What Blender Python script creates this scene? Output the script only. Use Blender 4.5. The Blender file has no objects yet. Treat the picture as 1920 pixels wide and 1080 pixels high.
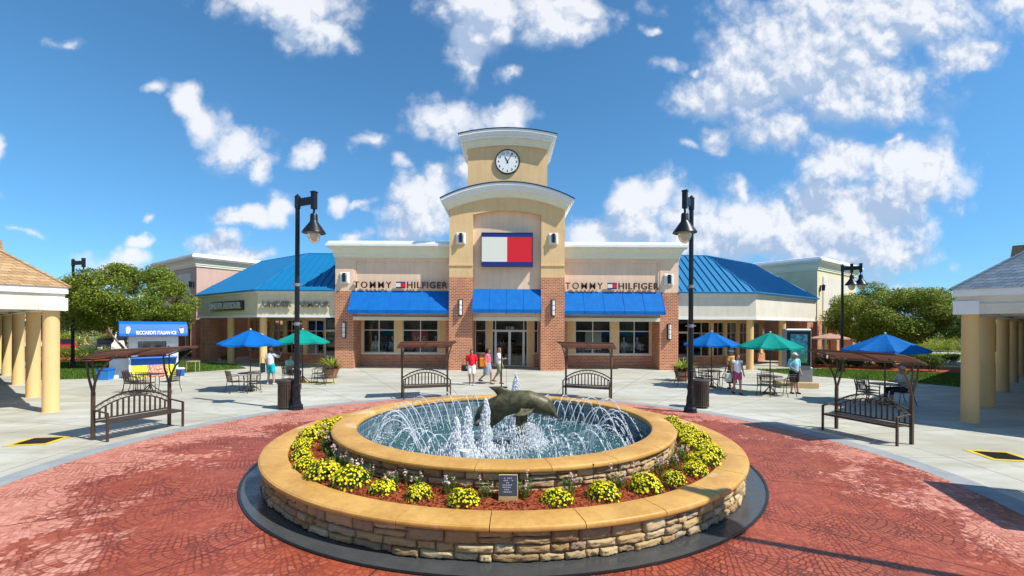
import bpy, bmesh, math, random
import numpy as np
from mathutils import Vector, Matrix, Euler
R = math.radians
random.seed(7); np.random.seed(7)
sc = bpy.context.scene
COL = sc.collection

# ------------------------------------------------------------------ camera
CAMH, FPX, PX, PY, ROLL = 2.7, 860.0, 950.0, 612.2, 0.0053
cam_d = bpy.data.cameras.new('camera'); cam = bpy.data.objects.new('camera', cam_d); COL.objects.link(cam)
cam_d.sensor_width = 36; cam_d.lens = FPX / 1920 * 36
cam_d.shift_x = (960 - PX) / 1920; cam_d.shift_y = (PY - 540) / 1920
cam_d.clip_start = .1; cam_d.clip_end = 3000
cam.matrix_world = Matrix.Translation((0, 0, CAMH)) @ Matrix.Rotation(R(90), 4, 'X') @ Matrix.Rotation(ROLL, 4, 'Z')
sc.camera = cam

# ------------------------------------------------------------------ sun, sky, exposure
SUN = Vector((4.5, -2.1, 6.4)).normalized()
sd = bpy.data.lights.new('sun', 'SUN'); sun = bpy.data.objects.new('sun', sd); COL.objects.link(sun)
sd.energy = 4.8; sd.angle = R(.53); sd.color = (1, .955, .88)
sun.rotation_euler = SUN.to_track_quat('Z', 'Y').to_euler()
sc.view_settings.view_transform = 'Standard'; sc.view_settings.look = 'None'
sc.view_settings.gamma = 1; sc.view_settings.exposure = .34

def G(px, py, z=0.0):
    """ground point (at height z) seen at a picture position: used only to read off real distances"""
    dx, dy = px - PX, py - PY
    u, v = dx + ROLL * dy, dy - ROLL * dx
    d = (CAMH - z) * FPX / v
    return Vector((u / FPX * d, d, z))

# ------------------------------------------------------------------ node helper
class S:
    def __init__(s, nb, k): s.nb, s.k = nb, k
    def __add__(s, o): return s.nb.m('ADD', s, o)
    __radd__ = __add__
    def __sub__(s, o): return s.nb.m('SUBTRACT', s, o)
    def __rsub__(s, o): return s.nb.m('SUBTRACT', o, s)
    def __mul__(s, o): return s.nb.m('MULTIPLY', s, o)
    __rmul__ = __mul__
    def __truediv__(s, o): return s.nb.m('DIVIDE', s, o)
class NB:
    def __init__(s, tree): s.t = tree; tree.nodes.clear()
    def n(s, ty, **kw):
        x = s.t.nodes.new(ty)
        for k, v in kw.items(): setattr(x, k, v)
        return x
    def put(s, inp, v):
        if isinstance(v, S): s.t.links.new(v.k, inp)
        elif v is not None:
            if inp.type == 'RGBA' and hasattr(v, '__len__') and len(v) == 3: v = (*v, 1)
            inp.default_value = v
    def m(s, op, a, b=None, c=None, clamp=False):
        x = s.n('ShaderNodeMath', operation=op, use_clamp=clamp)
        for i, v in enumerate((a, b, c)):
            if v is not None: s.put(x.inputs[i], v)
        return S(s, x.outputs[0])
    def vm(s, op, a, b=None, sc_=None):
        x = s.n('ShaderNodeVectorMath', operation=op)
        s.put(x.inputs[0], a)
        if b is not None: s.put(x.inputs[1], b)
        if sc_ is not None: s.put(x.inputs['Scale'], sc_)
        return S(s, x.outputs['Value' if op in ('LENGTH', 'DOT_PRODUCT', 'DISTANCE') else 'Vector'])
    def vec(s, x, y, z=0.0):
        c = s.n('ShaderNodeCombineXYZ')
        for i, v in enumerate((x, y, z)): s.put(c.inputs[i], v)
        return S(s, c.outputs[0])
    def sep(s, v):
        c = s.n('ShaderNodeSeparateXYZ'); s.put(c.inputs[0], v)
        return [S(s, o) for o in c.outputs]
    def pos(s): return S(s, s.n('ShaderNodeNewGeometry').outputs['Position'])
    def island(s): return S(s, s.n('ShaderNodeNewGeometry').outputs['Random Per Island'])
    def obj(s): return S(s, s.n('ShaderNodeTexCoord').outputs['Object'])
    def orand(s): return S(s, s.n('ShaderNodeObjectInfo').outputs['Random'])
    def noise(s, v, scale=5, detail=3, rough=.55, dist=0, color=False):
        x = s.n('ShaderNodeTexNoise'); s.put(x.inputs['Vector'], v); x.inputs['Scale'].default_value = scale
        x.inputs['Detail'].default_value = detail; x.inputs['Roughness'].default_value = rough; x.inputs['Distortion'].default_value = dist
        return S(s, x.outputs['Color' if color else 0])
    def vor(s, v, scale=5, feature='F1', out='Distance', rnd=1, det=0, ro=.5):
        x = s.n('ShaderNodeTexVoronoi', feature=feature); x.inputs['Detail'].default_value = det; x.inputs['Roughness'].default_value = ro; s.put(x.inputs['Vector'], v); x.inputs['Scale'].default_value = scale
        x.inputs['Randomness'].default_value = rnd
        return S(s, x.outputs[out])
    def mix(s, f, a, b, mode='MIX'):
        x = s.n('ShaderNodeMix', data_type='RGBA', blend_type=mode)
        s.put(x.inputs[0], f); s.put(x.inputs[6], a); s.put(x.inputs[7], b)
        return S(s, x.outputs[2])
    def ss(s, v, a, b, lo=0., hi=1.):
        x = s.n('ShaderNodeMapRange', interpolation_type='SMOOTHSTEP')
        for i, q in enumerate((v, a, b, lo, hi)): s.put(x.inputs[i], q)
        return S(s, x.outputs[0])
    def lin(s, v, a, b, lo=0., hi=1.):
        x = s.n('ShaderNodeMapRange')
        for i, q in enumerate((v, a, b, lo, hi)): s.put(x.inputs[i], q)
        return S(s, x.outputs[0])
    def bump(s, h, st=.3, d=.02, nrm=None):
        x = s.n('ShaderNodeBump'); s.put(x.inputs['Height'], h); x.inputs['Strength'].default_value = st; x.inputs['Distance'].default_value = d
        if nrm: s.put(x.inputs['Normal'], nrm)
        return S(s, x.outputs[0])
    def pri(s, col, rough=.7, metal=0, nrm=None, spec=.5, trans=0, **kw):
        x = s.n('ShaderNodeBsdfPrincipled')
        s.put(x.inputs['Base Color'], col); s.put(x.inputs['Roughness'], rough); s.put(x.inputs['Metallic'], metal)
        if nrm: s.put(x.inputs['Normal'], nrm)
        x.inputs['Specular IOR Level'].default_value = spec
        x.inputs['Transmission Weight'].default_value = trans
        for k, v in kw.items(): s.put(x.inputs[k.replace('_', ' ')], v)
        return S(s, x.outputs[0])
    def mixs(s, f, a, b):
        x = s.n('ShaderNodeMixShader'); s.put(x.inputs[0], f); s.t.links.new(a.k, x.inputs[1]); s.t.links.new(b.k, x.inputs[2])
        return S(s, x.outputs[0])
    def out(s, sh):
        o = s.n('ShaderNodeOutputMaterial'); s.t.links.new(sh.k, o.inputs[0])
def mat(name, fn):
    m = bpy.data.materials.new(name); m.use_nodes = True
    nb = NB(m.node_tree); nb.out(fn(nb)); return m

# ------------------------------------------------------------------ world: Nishita sky with cumulus
def make_world():
    w = bpy.data.worlds.new('World'); sc.world = w; w.use_nodes = True
    nb = NB(w.node_tree)
    sky = nb.n('ShaderNodeTexSky'); sky.sky_type = 'NISHITA'; sky.sun_disc = False
    sky.sun_elevation = math.asin(SUN.z); sky.sun_rotation = math.atan2(SUN.x, SUN.y)
    sky.air_density = 1.0; sky.dust_density = .25; sky.ozone_density = 6
    skyc = S(nb, sky.outputs[0])
    hs = nb.n('ShaderNodeHueSaturation'); hs.inputs['Saturation'].default_value = 1.06; hs.inputs['Hue'].default_value = .497
    nb.put(hs.inputs['Color'], skyc); skyc = nb.vm('MULTIPLY', S(nb, hs.outputs[0]), (.70, .965, 1.0))
    d = S(nb, nb.n('ShaderNodeTexCoord').outputs['Generated'])
    x, y, z = nb.sep(d)
    yy = nb.m('MAXIMUM', y, .12)
    p = nb.vec(x / yy, z / yy, 0)
    # fractal warp gives ragged cumulus edges
    wn = nb.noise(p, 3.2, 7, .55, color=True)
    wn2 = nb.noise(p, 13, 5, .52, color=True)
    wv = nb.vm('SCALE', nb.vm('SUBTRACT', wn, (.5, .5, .5)), sc_=.15)
    wv = nb.vm('ADD', wv, nb.vm('SCALE', nb.vm('SUBTRACT', wn2, (.5, .5, .5)), sc_=.06))
    q = nb.vm('ADD', p, wv)
    blobs = [(530,5,120,40,1),(585,50,58,42,1),(455,-8,80,25,.8),(900,25,90,60,1),(1035,25,85,50,1),(875,90,42,75,.85),(960,140,28,20,.7),(1100,20,40,30,.6),
      (372,205,28,36,1),(395,250,38,40,1),(440,290,50,36,1),(480,318,32,24,.9),(308,176,40,20,.55),
      (830,232,74,42,1),(945,215,48,28,1),(790,395,58,72,1),(812,342,26,28,1),(870,330,34,28,.8),(690,285,62,28,.7),(755,305,50,20,.55),(575,302,36,20,.7),
      (465,405,70,22,.9),(532,390,30,30,.8),(648,380,26,20,.8),(695,388,40,14,.5),(250,440,34,12,.7),(215,480,60,26,.9),(410,465,52,28,.95),(480,480,50,20,.7),(670,438,50,16,.6),(120,68,50,20,.45),(0,275,16,34,.6),(8,362,18,12,.4),(270,402,18,12,.4),
      (1620,30,240,95,1),(1500,110,170,90,1),(1600,170,150,70,.9),(1400,160,110,60,.9),(1300,195,70,38,1),(1480,230,170,60,.55),(1330,266,30,28,.8),(1285,282,40,18,.5),
      (1800,112,95,36,.95),(1850,90,40,20,.8),(1890,8,50,26,.9),(1245,118,42,34,.5),(1215,40,26,14,.5),(1290,130,30,18,.5),
      (1700,330,104,62,1),(1575,300,66,48,1),(1660,272,24,16,.7),(1760,320,46,46,.9),(1600,390,150,60,1),(1490,420,190,55,1),(1350,440,160,56,1),(1205,385,66,50,.9),(1240,360,40,30,.8),(1110,436,66,24,.9),(1200,430,90,34,.9),(1500,470,220,40,.8),(1665,450,70,50,.8),
      (1380,370,20,40,.6),(1700,515,90,18,.4),(1640,500,80,26,.5),(50,435,50,12,.35)]
    def field(pp, b):
        f = None
        for (bx, by, rx, ry, s) in b:
            c = ((bx - PX) / FPX, (PY - by) / FPX, 0)
            e = nb.vm('MULTIPLY', nb.vm('SUBTRACT', pp, c), (FPX / rx, FPX / ry, 1))
            g = s - nb.vm('LENGTH', e) * .8
            f = g if f is None else nb.m('MAXIMUM', f, g)
        return f
    f0 = field(q, blobs)
    f1 = field(nb.vm('ADD', q, (.035, .075, 0)), [b for b in blobs if b[2] > 45])
    q2 = nb.vm('ADD', p, nb.vm('SCALE', nb.vm('SUBTRACT', wn2, (.5, .5, .5)), sc_=.03))
    fb = .95 - nb.vor(q2, 9, det=5, ro=.55)
    fb2 = .95 - nb.vor(nb.vm('ADD', q2, (.010, .018, 0)), 9, det=5, ro=.55)
    back = nb.ss(nb.noise(d, 2.6, 8, .6), .56, .66) * nb.ss(z, .02, .15)
    dens = nb.ss(f0 + (fb - .5) * .62 + (nb.noise(p, 4, 3) - .5) * .35, -.62, .16)
    front = nb.ss(y, .10, .2)
    dens = dens * front + back * (1 - front)
    veil = nb.ss(nb.noise(p, 1.6, 6, .6, .6) + f0 * .28, .50, .85) * .38 * front
    dens = nb.m('MAXIMUM', dens * .97, veil) * nb.ss(z, -.01, .06)
    lit = nb.m('ADD', (f0 - f1) * .85 + .44 + nb.ss(f0, .2, .9) * -.10, (fb - fb2) * 2.3, clamp=True)
    cc = nb.mix(lit, (.44, .56, .76), (.94, .955, 1.0))
    hz = nb.ss(z, 0, .45)
    skyb = nb.mix(hz, (.62, .78, 1.0), (1, 1, 1))
    skyc = nb.vm('MULTIPLY', skyc, nb.mix(nb.ss(z, 0, .38), (.70, .78, .90), (1, 1, 1)))
    bg1 = nb.n('ShaderNodeBackground'); nb.put(bg1.inputs[0], skyc); bg1.inputs[1].default_value = SKY_K
    bg2 = nb.n('ShaderNodeBackground'); nb.put(bg2.inputs[0], cc); bg2.inputs[1].default_value = .80
    mx = nb.mixs(dens * .95, S(nb, bg1.outputs[0]), S(nb, bg2.outputs[0]))
    o = nb.n('ShaderNodeOutputWorld'); nb.t.links.new(mx.k, o.inputs[0])
SKY_K = .132
make_world()

# ------------------------------------------------------------------ materials
def plain(name, col, rough=.7, metal=0, var=.12, scale=6, bump=0, spec=.5, **kw):
    def f(nb):
        v = nb.obj(); n1 = nb.noise(v, scale, 5, .6); n2 = nb.noise(v, scale * 9, 3)
        k = nb.lin(n1 * .7 + n2 * .3, .3, .7, 1 - var, 1 + var)
        c = nb.vm('SCALE', S(nb, rgb(nb, col)), sc_=k)
        nr = nb.bump(n2, bump, .01) if bump else None
        return nb.pri(c, rough, metal, nr, spec, **kw)
    return mat(name, f)
def rgb(nb, col):
    x = nb.n('ShaderNodeRGB'); x.outputs[0].default_value = (*col, 1); return x.outputs[0]

def stucco(name, col, streak=.15):
    def f(nb):
        v = nb.pos(); x, y, z = nb.sep(v)
        n1 = nb.noise(v, .9, 5, .6); n2 = nb.noise(v, 90, 3)
        st = nb.noise(nb.vec((x + y) * 3.0, 0, z * .28), 1.6, 4, .6)
        k = nb.lin(n1 * .5 + st * .5, .3, .72, 1 - streak, 1 + streak * .7)
        c = nb.vm('SCALE', S(nb, rgb(nb, col)), sc_=k)
        return nb.pri(c, .88, 0, nb.bump(n2, .35, .006), .25)
    return mat(name, f)

def brick(name, c1=(.56, .155, .06), c2=(.38, .09, .04), mortar=(.66, .46, .30)):
    def f(nb):
        v = nb.obj(); x, y, z = nb.sep(v)
        b = nb.n('ShaderNodeTexBrick'); nb.put(b.inputs['Vector'], nb.vec(x + y, z, 0))
        b.inputs['Scale'].default_value = 1; b.inputs['Brick Width'].default_value = .26; b.inputs['Row Height'].default_value = .098
        b.inputs['Mortar Size'].default_value = .016; b.inputs['Mortar Smooth'].default_value = .2; b.inputs['Bias'].default_value = -.1
        nb.put(b.inputs['Color1'], c1); nb.put(b.inputs['Color2'], c2); nb.put(b.inputs['Mortar'], mortar)
        n = nb.noise(v, 1.4, 5); c = nb.vm('SCALE', S(nb, b.outputs[0]), sc_=nb.lin(n, .3, .7, .85, 1.15))
        return nb.pri(c, .85, 0, nb.bump(S(nb, b.outputs[1]), -.5, .008), .3)
    return mat(name, f)

def fabric(name, col, tr=.35):
    def f(nb):
        v = nb.obj(); n = nb.noise(v, 3, 4); c = nb.vm('SCALE', S(nb, rgb(nb, col)), sc_=nb.lin(n, .3, .7, .88, 1.12))
        a = nb.pri(c, .8, 0, nb.bump(nb.noise(v, 12, 3), .15, .02), .25)
        t = nb.n('ShaderNodeBsdfTranslucent'); nb.put(t.inputs[0], c)
        return nb.mixs(tr, a, S(nb, t.outputs[0]))
    return mat(name, f)

def leafmat(name, a, b, c, tr=.35, sc_=1.2):
    def f(nb):
        v = nb.pos(); n = nb.noise(v, sc_, 3); i = nb.island()
        col = nb.mix(nb.ss(n * .6 + i * .4, .3, .7), a, b); col = nb.mix(nb.ss(i, .75, 1), col, c)
        s = nb.pri(col, .5, 0, None, .35)
        t = nb.n('ShaderNodeBsdfTranslucent'); nb.put(t.inputs[0], nb.mix(.5, col, c))
        return nb.mixs(tr, s, S(nb, t.outputs[0]))
    return mat(name, f)

def m_concrete(nb):
    v = nb.pos(); x, y, z = nb.sep(v)
    n1 = nb.noise(v, .22, 6, .6); n2 = nb.noise(v, 1.7, 6, .65); n3 = nb.noise(v, 60, 3)
    # joints: radial and concentric about the fountain, as the slabs are cut
    dx, dy = x, y - 9.6
    r = nb.m('SQRT', dx * dx + dy * dy); th = nb.m('ARCTAN2', dx, dy) / (2 * math.pi) * 28
    fa = nb.m('ABSOLUTE', nb.m('FRACT', th) - .5) ; ja = (.5 - fa) * r * (2 * math.pi / 28)
    fr = nb.m('ABSOLUTE', nb.m('FRACT', r / 3.1) - .5); jr = (.5 - fr) * 3.1
    jm = 1 - nb.ss(nb.m('MINIMUM', ja, jr), .008, .022)
    cell = nb.noise(nb.vec(nb.m('FLOOR', th) * 7.3, nb.m('FLOOR', r / 3.1) * 3.7, 0), 3, 0)
    streak = nb.noise(nb.vec(x * .35, y * 1.6, 0), .9, 5, .6)
    c = nb.mix(nb.ss(n1 * .5 + streak * .5, .35, .65), (.35, .325, .24), (.53, .525, .45))
    c = nb.mix(nb.ss(n2, .48, .72) * .55, c, (.30, .265, .19))
    c = nb.mix(nb.lin(cell, .3, .7, 0, .20), c, (.42, .45, .44))
    spots = nb.ss(nb.vor(v, 2.3), .03, .06, 1, 0) * nb.ss(nb.noise(v, 1, 0), .5, .6)
    c = nb.mix(spots * .45, c, (.12, .11, .1)); c = nb.mix(jm * .7, c, (.15, .14, .12))
    return nb.pri(c, .82, 0, nb.bump(n3 * .3 + n2 * .7 - jm * 1.2, .25, .01), .3)

def m_stamped(nb):
    v = nb.pos(); x, y, z = nb.sep(v)
    wn = nb.noise(v, 2.2, 2, .5, color=True); wv = nb.vm('SCALE', nb.vm('SUBTRACT', wn, (.5, .5, .5)), sc_=.10)
    x2, y2, _ = nb.sep(nb.vm('ADD', v, wv))
    Rr = .54
    qx = x2 / Rr; qy = y2 / Rr * -1.0
    row = nb.m('FLOOR', qy); fy = qy - row
    par = nb.m('MODULO', nb.m('ABSOLUTE', row), 2)
    def cand(off_row, yoff):
        pr = nb.m('ABSOLUTE', par - off_row)
        ux = (qx + pr) / 2; fx = (nb.m('FRACT', ux) - .5) * 2
        cid = nb.m('FLOOR', ux)
        ly = fy - yoff
        return fx, ly, cid
    ax, ay, aid = cand(0, 0); bx, by, bid = cand(1, 1)
    da = nb.m('SQRT', ax * ax + ay * ay)
    isa = nb.m('LESS_THAN', da, 1)
    fx = ax * isa + bx * (1 - isa); fyl = ay * isa + by * (1 - isa)
    # arcs nest about a point low in each fan
    yy = fyl + .35 ; dd = nb.m('SQRT', fx * fx * .92 + yy * yy)
    ring = dd * 5.2
    rk = nb.m('FLOOR', ring); rf = ring - rk
    an = nb.m('ARCTAN2', fx, yy)
    cnt = rk * 1.4 + 2.2
    af0 = an * cnt / 1.2 + rk * .37 + (aid * isa + bid * (1 - isa)) * .31
    af = nb.m('FRACT', af0)
    jr = nb.m('MINIMUM', rf, 1 - rf) / 5.2
    ja = nb.m('MINIMUM', af, 1 - af) * 1.2 * dd / cnt
    edge = nb.m('ABSOLUTE', da - 1)
    w = nb.noise(v, 9, 3)
    j = nb.m('MINIMUM', nb.m('MINIMUM', jr, ja), edge)
    width = nb.lin(w, .3, .7, .010, .040)
    jm = 1 - nb.ss(j, width * .4, width)
    ebold = (1 - nb.ss(edge, .015, .05)) * nb.ss(nb.noise(v, 1.3, 3), .42, .6)
    jm = nb.m('MAXIMUM', jm, ebold) * nb.ss(nb.noise(v, .9, 4, .6), .36, .60, .22, 1)
    stone = nb.noise(nb.vec(nb.m('FLOOR', af0) * 3.1 + aid * 7.7, rk * 5.3 + row * 2.9, isa * 4), 2.7, 0)
    n1 = nb.noise(v, .55, 6, .62); n2 = nb.noise(v, 7, 4, .6)
    dxx, dyy = x, y - 9.6; r = nb.m('SQRT', dxx * dxx + dyy * dyy)
    # wet where the spray drifts round the basin; ragged, stone by stone, at the edge
    wetf = (r - 4.85) * .30 + (n1 - .5) * 3.0 + (stone - .5) * .7 + (n2 - .5) * .5 - nb.ss(x, 0, 6) * .25 + nb.ss(y, 12, 16) * .3
    wet = 1 - nb.ss(wetf, .42, .74)
    dry = nb.mix(nb.lin(stone, .3, .7), (.44, .16, .105), (.60, .29, .215))
    dry = nb.mix(nb.ss(n2, .35, .75) * .55, dry, (.56, .20, .14))
    wetc = nb.mix(nb.lin(stone, .3, .7), (.30, .056, .026), (.40, .092, .040))
    wetc = nb.mix(nb.ss(nb.noise(v, 1.1, 4), .5, .75) * .5, wetc, (.30, .09, .05))
    c = nb.mix(wet, dry, wetc)
    c = nb.mix(jm * .78, c, nb.mix(wet, (.26, .06, .04), (.09, .018, .012)))
    # saw-cut joints running out from the centre
    th = nb.m('ARCTAN2', dxx, dyy) / (2 * math.pi) * 16 + .22
    js = (.5 - nb.m('ABSOLUTE', nb.m('FRACT', th) - .5)) * r * (2 * math.pi / 16)
    js = 1 - nb.ss(js, .006, .018)
    c = nb.mix(js * .85, c, (.06, .02, .015))
    return nb.pri(c, nb.lin(wet, 0, 1, .72, .42), 0, nb.bump(nb.m('SUBTRACT', n2 * .25 + stone * .2, jm + js), .55, .012), .35)

def m_stone(nb):
    v = nb.pos(); i = nb.island(); n = nb.noise(v, 9, 6, .65); n2 = nb.noise(v, 45, 4, .6)
    i2 = nb.noise(nb.vec(i * 97, i * 31, 0), 5, 0)
    c = nb.mix(nb.ss(i, .0, .5), (.34, .20, .085), (.58, .40, .19))
    c = nb.mix(nb.ss(i, .5, .95), c, (.74, .60, .36))
    c = nb.mix(nb.ss(i2, .5, .62) * .55, c, (.30, .25, .21))
    c = nb.mix(nb.ss(n, .42, .68) * .55, c, (.66, .42, .14))
    c = nb.mix(nb.ss(n2 * .5 + n * .5, .54, .68) * .5, c, (.16, .11, .07))
    c = nb.vm('SCALE', nb.mix(.08, c, (.36, .31, .24)), sc_=.80)
    return nb.pri(c, .85, 0, nb.bump(n * .7 + n2 * .5, .8, .02), .3)

def m_cap(nb):
    v = nb.pos(); i = nb.island(); n = nb.noise(v, 1.6, 6, .6); n2 = nb.noise(v, 14, 5, .65); n3 = nb.noise(v, 90, 2)
    x, y, z = nb.sep(v)
    c = nb.mix(nb.ss(n * .6 + n2 * .4, .36, .64), (.44, .215, .040), (.60, .335, .085))
    c = nb.mix(nb.lin(i, 0, 1, 0, .28), c, (.68, .42, .13))
    pale = nb.ss(nb.noise(v, .7, 5, .7) + nb.ss(y, 9, 12) * .06 + nb.ss(nb.m('ABSOLUTE', x), 2.6, 3.3) * .07 * nb.ss(z, .6, .7), .60, .70)
    c = nb.mix(pale * .5, c, (.72, .58, .38))
    c = nb.mix(nb.ss(n2, .6, .8) * .3, c, (.30, .13, .04))
    return nb.pri(c, nb.lin(n, .3, .7, .38, .62), 0, nb.bump(n3 * .4 + n2 * .6, .12, .01), .45)

def m_wetdark(nb):
    v = nb.pos(); n = nb.noise(v, 2, 5); n2 = nb.noise(v, 25, 4)
    c = nb.mix(n, (.035, .038, .042), (.085, .088, .085)); c = nb.mix(nb.ss(nb.vor(v, 5), .02, .05, 1, 0), c, (.35, .32, .3))
    return nb.pri(c, nb.lin(n, .3, .7, .12, .4), 0, nb.bump(n2, .2, .01), .5)

def m_water(nb):
    v = nb.pos(); x, y, z = nb.sep(v)
    n1 = nb.noise(v, 5, 5, .6, 1.0); n2 = nb.noise(v, 16, 4, .6, 1.4)
    r = nb.m('SQRT', x * x + (y - 9.77) * (y - 9.77))
    foam = nb.ss(nb.noise(v, 2.6, 8, .72, 1.6) + (1 - nb.ss(r, .2, 2.6)) * .08, .56, .64)
    fine = nb.ss(nb.noise(v, 26, 4, .7, 2), .40, .60)
    foam = foam * fine
    bmp = nb.bump(n1 + n2 * .5, 1.0, .16)
    w = nb.pri((.035, .135, .15), .06, 0, bmp, .6)
    f = nb.pri((.78, .85, .90), .5, 0, bmp, .4)
    return nb.mixs(foam * .88, w, f)

def m_tile(nb):
    v = nb.pos(); x, y, z = nb.sep(v)
    th = nb.m('ARCTAN2', x, y - 9.77) * 2.99
    def cell(a, s): return nb.m('FRACT', a / s)
    a, b = cell(th, .15), cell(z, .15)
    e = nb.m('MINIMUM', nb.m('MINIMUM', a, 1 - a), nb.m('MINIMUM', b, 1 - b))
    g = 1 - nb.ss(e, .03, .06)
    rnd = nb.noise(nb.vec(nb.m('FLOOR', th / .15), nb.m('FLOOR', z / .15), 0), 9, 0)
    c = nb.mix(nb.lin(rnd, .3, .7), (.03, .075, .11), (.075, .14, .18)); c = nb.mix(g, c, (.25, .32, .34))
    c = nb.mix(nb.ss(nb.noise(v, 3, 5), .45, .7) * .4, c, (.40, .47, .44))
    return nb.pri(c, .2, 0, nb.bump(g, -.3, .005), .5)

def m_glass(nb):
    fr = nb.n('ShaderNodeFresnel'); fr.inputs[0].default_value = 1.65
    t = nb.n('ShaderNodeBsdfTransparent'); t.inputs[0].default_value = (.72, .78, .76, 1)
    g = nb.n('ShaderNodeBsdfGlossy'); g.inputs['Roughness'].default_value = .015; g.inputs[0].default_value = (.9, .95, 1, 1)
    nb.put(g.inputs['Normal'], nb.bump(nb.noise(nb.pos(), .8, 2), .06, .05))
    return nb.mixs(S(nb, fr.outputs[0]), S(nb, t.outputs[0]), S(nb, g.outputs[0]))

def m_drops(nb):
    a = nb.pri((.97, .98, 1), .2, 0, None, .6)
    t = nb.n('ShaderNodeBsdfTranslucent'); t.inputs[0].default_value = (.93, .97, 1, 1)
    c = nb.n('ShaderNodeBsdfTransparent')
    return nb.mixs(.12, nb.mixs(.5, a, S(nb, t.outputs[0])), S(nb, c.outputs[0]))

def m_grass(nb):
    v = nb.pos(); n = nb.noise(v, .8, 5); n2 = nb.noise(v, 22, 4, .7)
    c = nb.mix(nb.ss(n, .35, .65), (.12, .20, .02), (.22, .30, .035)); c = nb.mix(nb.ss(n2, .4, .7) * .5, c, (.07, .13, .01))
    return nb.pri(c, .9, 0, nb.bump(n2, .8, .03), .15)

def m_shingle(name, a, b, c0):
    def f(nb):
        v = nb.obj(); x, y, z = nb.sep(v)
        br = nb.n('ShaderNodeTexBrick'); nb.put(br.inputs['Vector'], nb.vec(x + y, z * 1.6, 0))
        br.inputs['Scale'].default_value = 1; br.inputs['Brick Width'].default_value = .30; br.inputs['Row Height'].default_value = .145
        br.inputs['Mortar Size'].default_value = .012; br.inputs['Mortar Smooth'].default_value = .4
        nb.put(br.inputs['Color1'], a); nb.put(br.inputs['Color2'], b); nb.put(br.inputs['Mortar'], c0)
        n = nb.noise(v, 30, 3); cc = nb.mix(nb.ss(nb.noise(v, 5, 3), .4, .7) * .35, S(nb, br.outputs[0]), b)
        return nb.pri(nb.vm('SCALE', cc, sc_=nb.lin(n, .3, .7, .8, 1.15)), .9, 0, nb.bump(S(nb, br.outputs[1]), -.6, .012), .2)
    return mat(name, f)

def m_bronze(nb):
    v = nb.obj(); n = nb.noise(v, 5, 6, .65, .5); n2 = nb.noise(v, 22, 5, .6)
    c = nb.mix(nb.ss(n, .35, .62), (.05, .042, .018), (.125, .112, .052)); c = nb.mix(nb.ss(n2, .55, .75) * .5, c, (.18, .24, .17))
    return nb.pri(c, nb.lin(n, .3, .7, .42, .6), .3, nb.bump(n2, .2, .01), .5)

def m_mulch(nb):
    v = nb.pos(); i = nb.island(); n = nb.noise(v, 40, 5, .7)
    c = nb.mix(nb.ss(i * .6 + n * .4, .2, .8), (.13, .022, .008), (.42, .10, .035))
    return nb.pri(c, .85, 0, nb.bump(n, .8, .02), .2)

def m_board(nb):   # blotchy landscape picture on the directory screen
    v = nb.obj(); n = nb.noise(v, 4.5, 5, .6, .8); n2 = nb.noise(v, 9, 4)
    x, y, z = nb.sep(v)
    c = nb.mix(nb.ss(n, .4, .62), (.02, .10, .22), (.05, .32, .36)); c = nb.mix(nb.ss(n2 - (z - 1.6) * .35, .52, .62), c, (.03, .16, .03))
    return nb.pri(c, .12, 0, None, .6)
def m_splash(nb):  # the fruit and crowd print on the drinks stand
    v = nb.obj(); n = nb.noise(v, 7, 5, .6, 1); n2 = nb.noise(v, 16, 4)
    x, y, z = nb.sep(v); mid = 1 - nb.ss(nb.m('ABSOLUTE', x - .15), .25, .75)
    c = nb.mix(nb.ss(n2, .62, .66), (.82, .80, .05), (.05, .20, .03))
    d = nb.mix(nb.ss(n2, .4, .6), (.75, .12, .05), (.85, .62, .45)); d = nb.mix(nb.ss(n, .58, .62), d, (.12, .04, .02))
    return nb.pri(nb.mix(nb.ss(mid + (n - .5) * 1.4, .45, .55), c, d), .5)

M = {}
M['concrete'] = mat('concrete', m_concrete); M['stamped'] = mat('stamped concrete', m_stamped)
M['ledgestone'] = mat('ledgestone', m_stone); M['cap'] = mat('stained cap stone', m_cap); M['wetdark'] = mat('wet dark concrete', m_wetdark)
M['water'] = mat('pool water', m_water); M['tile'] = mat('pool tile', m_tile); M['glass'] = mat('window glass', m_glass)
M['drops'] = mat('falling water', m_drops); M['grass'] = mat('lawn', m_grass); M['bronze'] = mat('bronze', m_bronze); M['mulch'] = mat('red mulch', m_mulch)
M['board'] = mat('screen picture', m_board); M['splash'] = mat('fruit print', m_splash)
M['tan'] = stucco('tan stucco', (.80, .54, .27)); M['pink'] = stucco('pink beige stucco', (.88, .63, .44)); M['cream'] = stucco('cream stucco', (.76, .67, .44))
M['pale'] = stucco('pale stucco', (.74, .68, .56)); M['rose'] = stucco('rose stucco', (.62, .42, .34)); M['column'] = stucco('column stucco', (.76, .50, .22), .06)
M['white'] = plain('white painted trim', (.84, .84, .81), .55, var=.06, scale=2)
M['trimcream'] = plain('cream painted trim', (.84, .78, .58), .6, var=.06, scale=2)
M['brick'] = brick('red brick'); M['dbrick'] = brick('dark red brick', (.20, .06, .045), (.14, .04, .03), (.22, .16, .13))
M['roof'] = plain('blue metal roofing', (.003, .16, .35), .5, 0, var=.07, scale=.8); M['awning'] = fabric('blue awning canvas', (.002, .15, .50), .1)
M['navyedge'] = plain('navy metal flashing', (.015, .05, .13), .4, .3)
M['ublue'] = fabric('blue umbrella canvas', (.002, .165, .54)); M['uteal'] = fabric('teal umbrella canvas', (.002, .34, .28)); M['upink'] = fabric('faded pink canvas', (.62, .38, .30))
M['shbrown'] = m_shingle('brown shingle', (.50, .33, .17), (.36, .22, .11), (.16, .10, .05)); M['shblue'] = m_shingle('slate blue shingle', (.17, .23, .29), (.11, .16, .21), (.05, .07, .10))
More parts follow.
